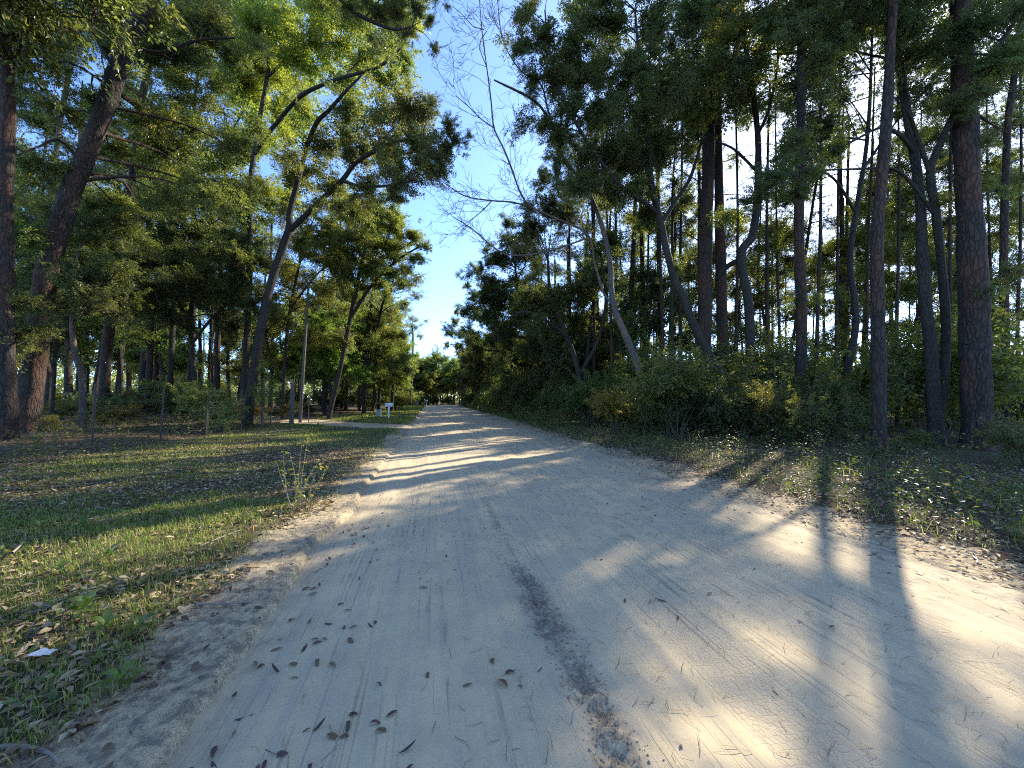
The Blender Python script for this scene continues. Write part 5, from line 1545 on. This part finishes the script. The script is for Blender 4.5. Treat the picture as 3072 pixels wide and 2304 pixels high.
for x2, y2, lab in SPOTS:
    put_leaf(ground_hit(x2 * 1024 / 2212, min(766, y2 * 1024 / 2212)), lab, None, random.uniform(.9, 1.25))
def leaf_row(n, fn, label, group, size=(.6, 1.15)):
    for _ in range(n):
        s, t = fn()
        x, y = xy(s, t)
        if abs(x) > 1.45 * y or y < 1.4: continue
        dl_, dr_ = edge_dist(np.array([s]), np.array([t]))
        z = float(road_z(np.array([s]), np.array([t]))[0]) if max(dl_[0], dr_[0]) < -.02 else G(x, y)
        put_leaf(np.array((x, y, z)), label, group, random.uniform(*size))


leaf_row(100, lambda: (1.5 + 5 * random.random() ** 1.5, -1.0 + abs(random.gauss(0, .35))), 'brown leaf lying along the fenced edge of the sand road', 'leaves along the fenced road edge', (.5, 1.2))
leaf_row(55, lambda: (1.5 + 8 * random.random() ** 1.2, random.uniform(-.6, 4.0)), 'small brown leaf lying out on the sand road', 'leaves scattered on the sand road', (.45, .95))
leaf_row(90, lambda: (2.0 + 6 * random.random(), 4.25 + random.gauss(0, .35)), 'brown leaf on the sandy shoulder of the sunward side', 'leaves on the sandy shoulder')
leaf_row(34, lambda: (1.5 + 2.5 * random.random(), -1.5 + random.gauss(0, .18)), 'reddish brown leaf on the berm beside the grass', 'leaves on the grassy berm', (.8, 1.3))
# prototypes nobody placed are dropped
for o in OAKS + PINES + SHRUBS:
    for c in list(o.children): bpy.data.objects.remove(c)
    bpy.data.objects.remove(o)

# ------------------------------------------------------------------ a label of its own for each background plant
LAND_F = [(7, 'thick grey pine'), (36, 'stout mossy trunk'), (80, 'crooked grey sapling'), (106, 'pale topped straight pine'), (150, 'broad sunlit oak'), (195, 'dense dark low oak'), (247, 'forked oak'), (285, 'slender brown tinged oak'),
          (303, 'bare leaning pole'), (340, 'oak leaning over the driveway'), (368, 'pair stemmed oak'), (389, 'white mailbox'), (411, 'utility pole')]
LAND_S = [(440, 'tiny far mailbox'), (470, 'furthest dark oak'), (500, 'third dark oak'), (545, 'second dark oak'), (583, 'middle dark oak'), (625, 'leaning pale tree'), (680, 'curving oak'), (704, 'thick dark pine'), (722, 'narrower straight pine'), (749, 'kinked oak'),
          (800, 'vine clad pine'), (845, 'oak hiding the sun'), (879, 'slender dark pine'), (930, 'crossing dark stems'), (977, 'biggest pine'), (1006, 'pine at the clearing edge')]
WORDS = {'saplings in the sunward undergrowth': 'thin straggly sapling', 'oaks deep in the fenced wood': 'leafy oak in the fenced wood', 'pines deep in the fenced wood': 'tall pine in the fenced wood', 'pines behind the wire fence': 'reddish pine trunk behind the fence', 'bushes along the verge beyond the driveway': 'verge bush beyond the driveway',
         'slight trees far back in the sunward wood': 'slight leafy tree', 'slim pines far back in the sunward wood': 'slim distant pine', 'far pines in the sunward wood': 'thin backlit pine trunk', 'pines in the sunward wood': 'reddish pine trunk',
         'shrubs under the sunward trees': 'leafy evergreen shrub', 'low shrubs at the foot of the sunward trees': 'low glossy shrub', 'shrubs along the sunward road edge': 'roadside shrub', 'tall bushes in the sunward wood': 'tall light leaved bush', 'tall bushes in the fenced wood': 'tall shaded bush',
         'low shrubs behind the wire fence': 'low shrub behind the fence', 'oaks packed along the sunward road edge': 'dark roadside oak', 'trees at the far end of the road': 'far tree closing the road end', 'bushy trees where the road ends': 'bushy tree at the road end', 'oaks in the tree line beyond the driveway': 'olive green oak'}
ORD = ['first', 'second', 'third', 'fourth', 'fifth', 'sixth', 'seventh', 'eighth', 'ninth', 'tenth', 'eleventh', 'twelfth', 'thirteenth', 'fourteenth', 'fifteenth', 'sixteenth', 'seventeenth', 'eighteenth', 'nineteenth', 'twentieth', 'twenty first', 'twenty second', 'twenty third', 'twenty fourth', 'twenty fifth', 'twenty sixth', 'twenty seventh', 'twenty eighth', 'twenty ninth', 'thirtieth']
BINS = {}
for o in SC.objects:
    gname = o.get('group')
    if o.parent is None and gname in WORDS and o.location.y > 0.5:  # what it stands nearest to in direction
        px = 512 + FPX * o.location.x / o.location.y
        land = min(LAND_F if 'fenced' in gname or 'fence' in gname or 'driveway' in gname else LAND_S, key=lambda q: abs(q[0] - px))[1]
        BINS.setdefault((gname, land), []).append(o)
for (gname, land), obs in BINS.items():
    obs.sort(key=lambda o: o.location.length)
    for k, o in enumerate(obs):
        o['label'] = WORDS[gname] + ' towards the ' + land + ('' if len(obs) == 1 else ', ' + ORD[min(k, 29)] + ' back')
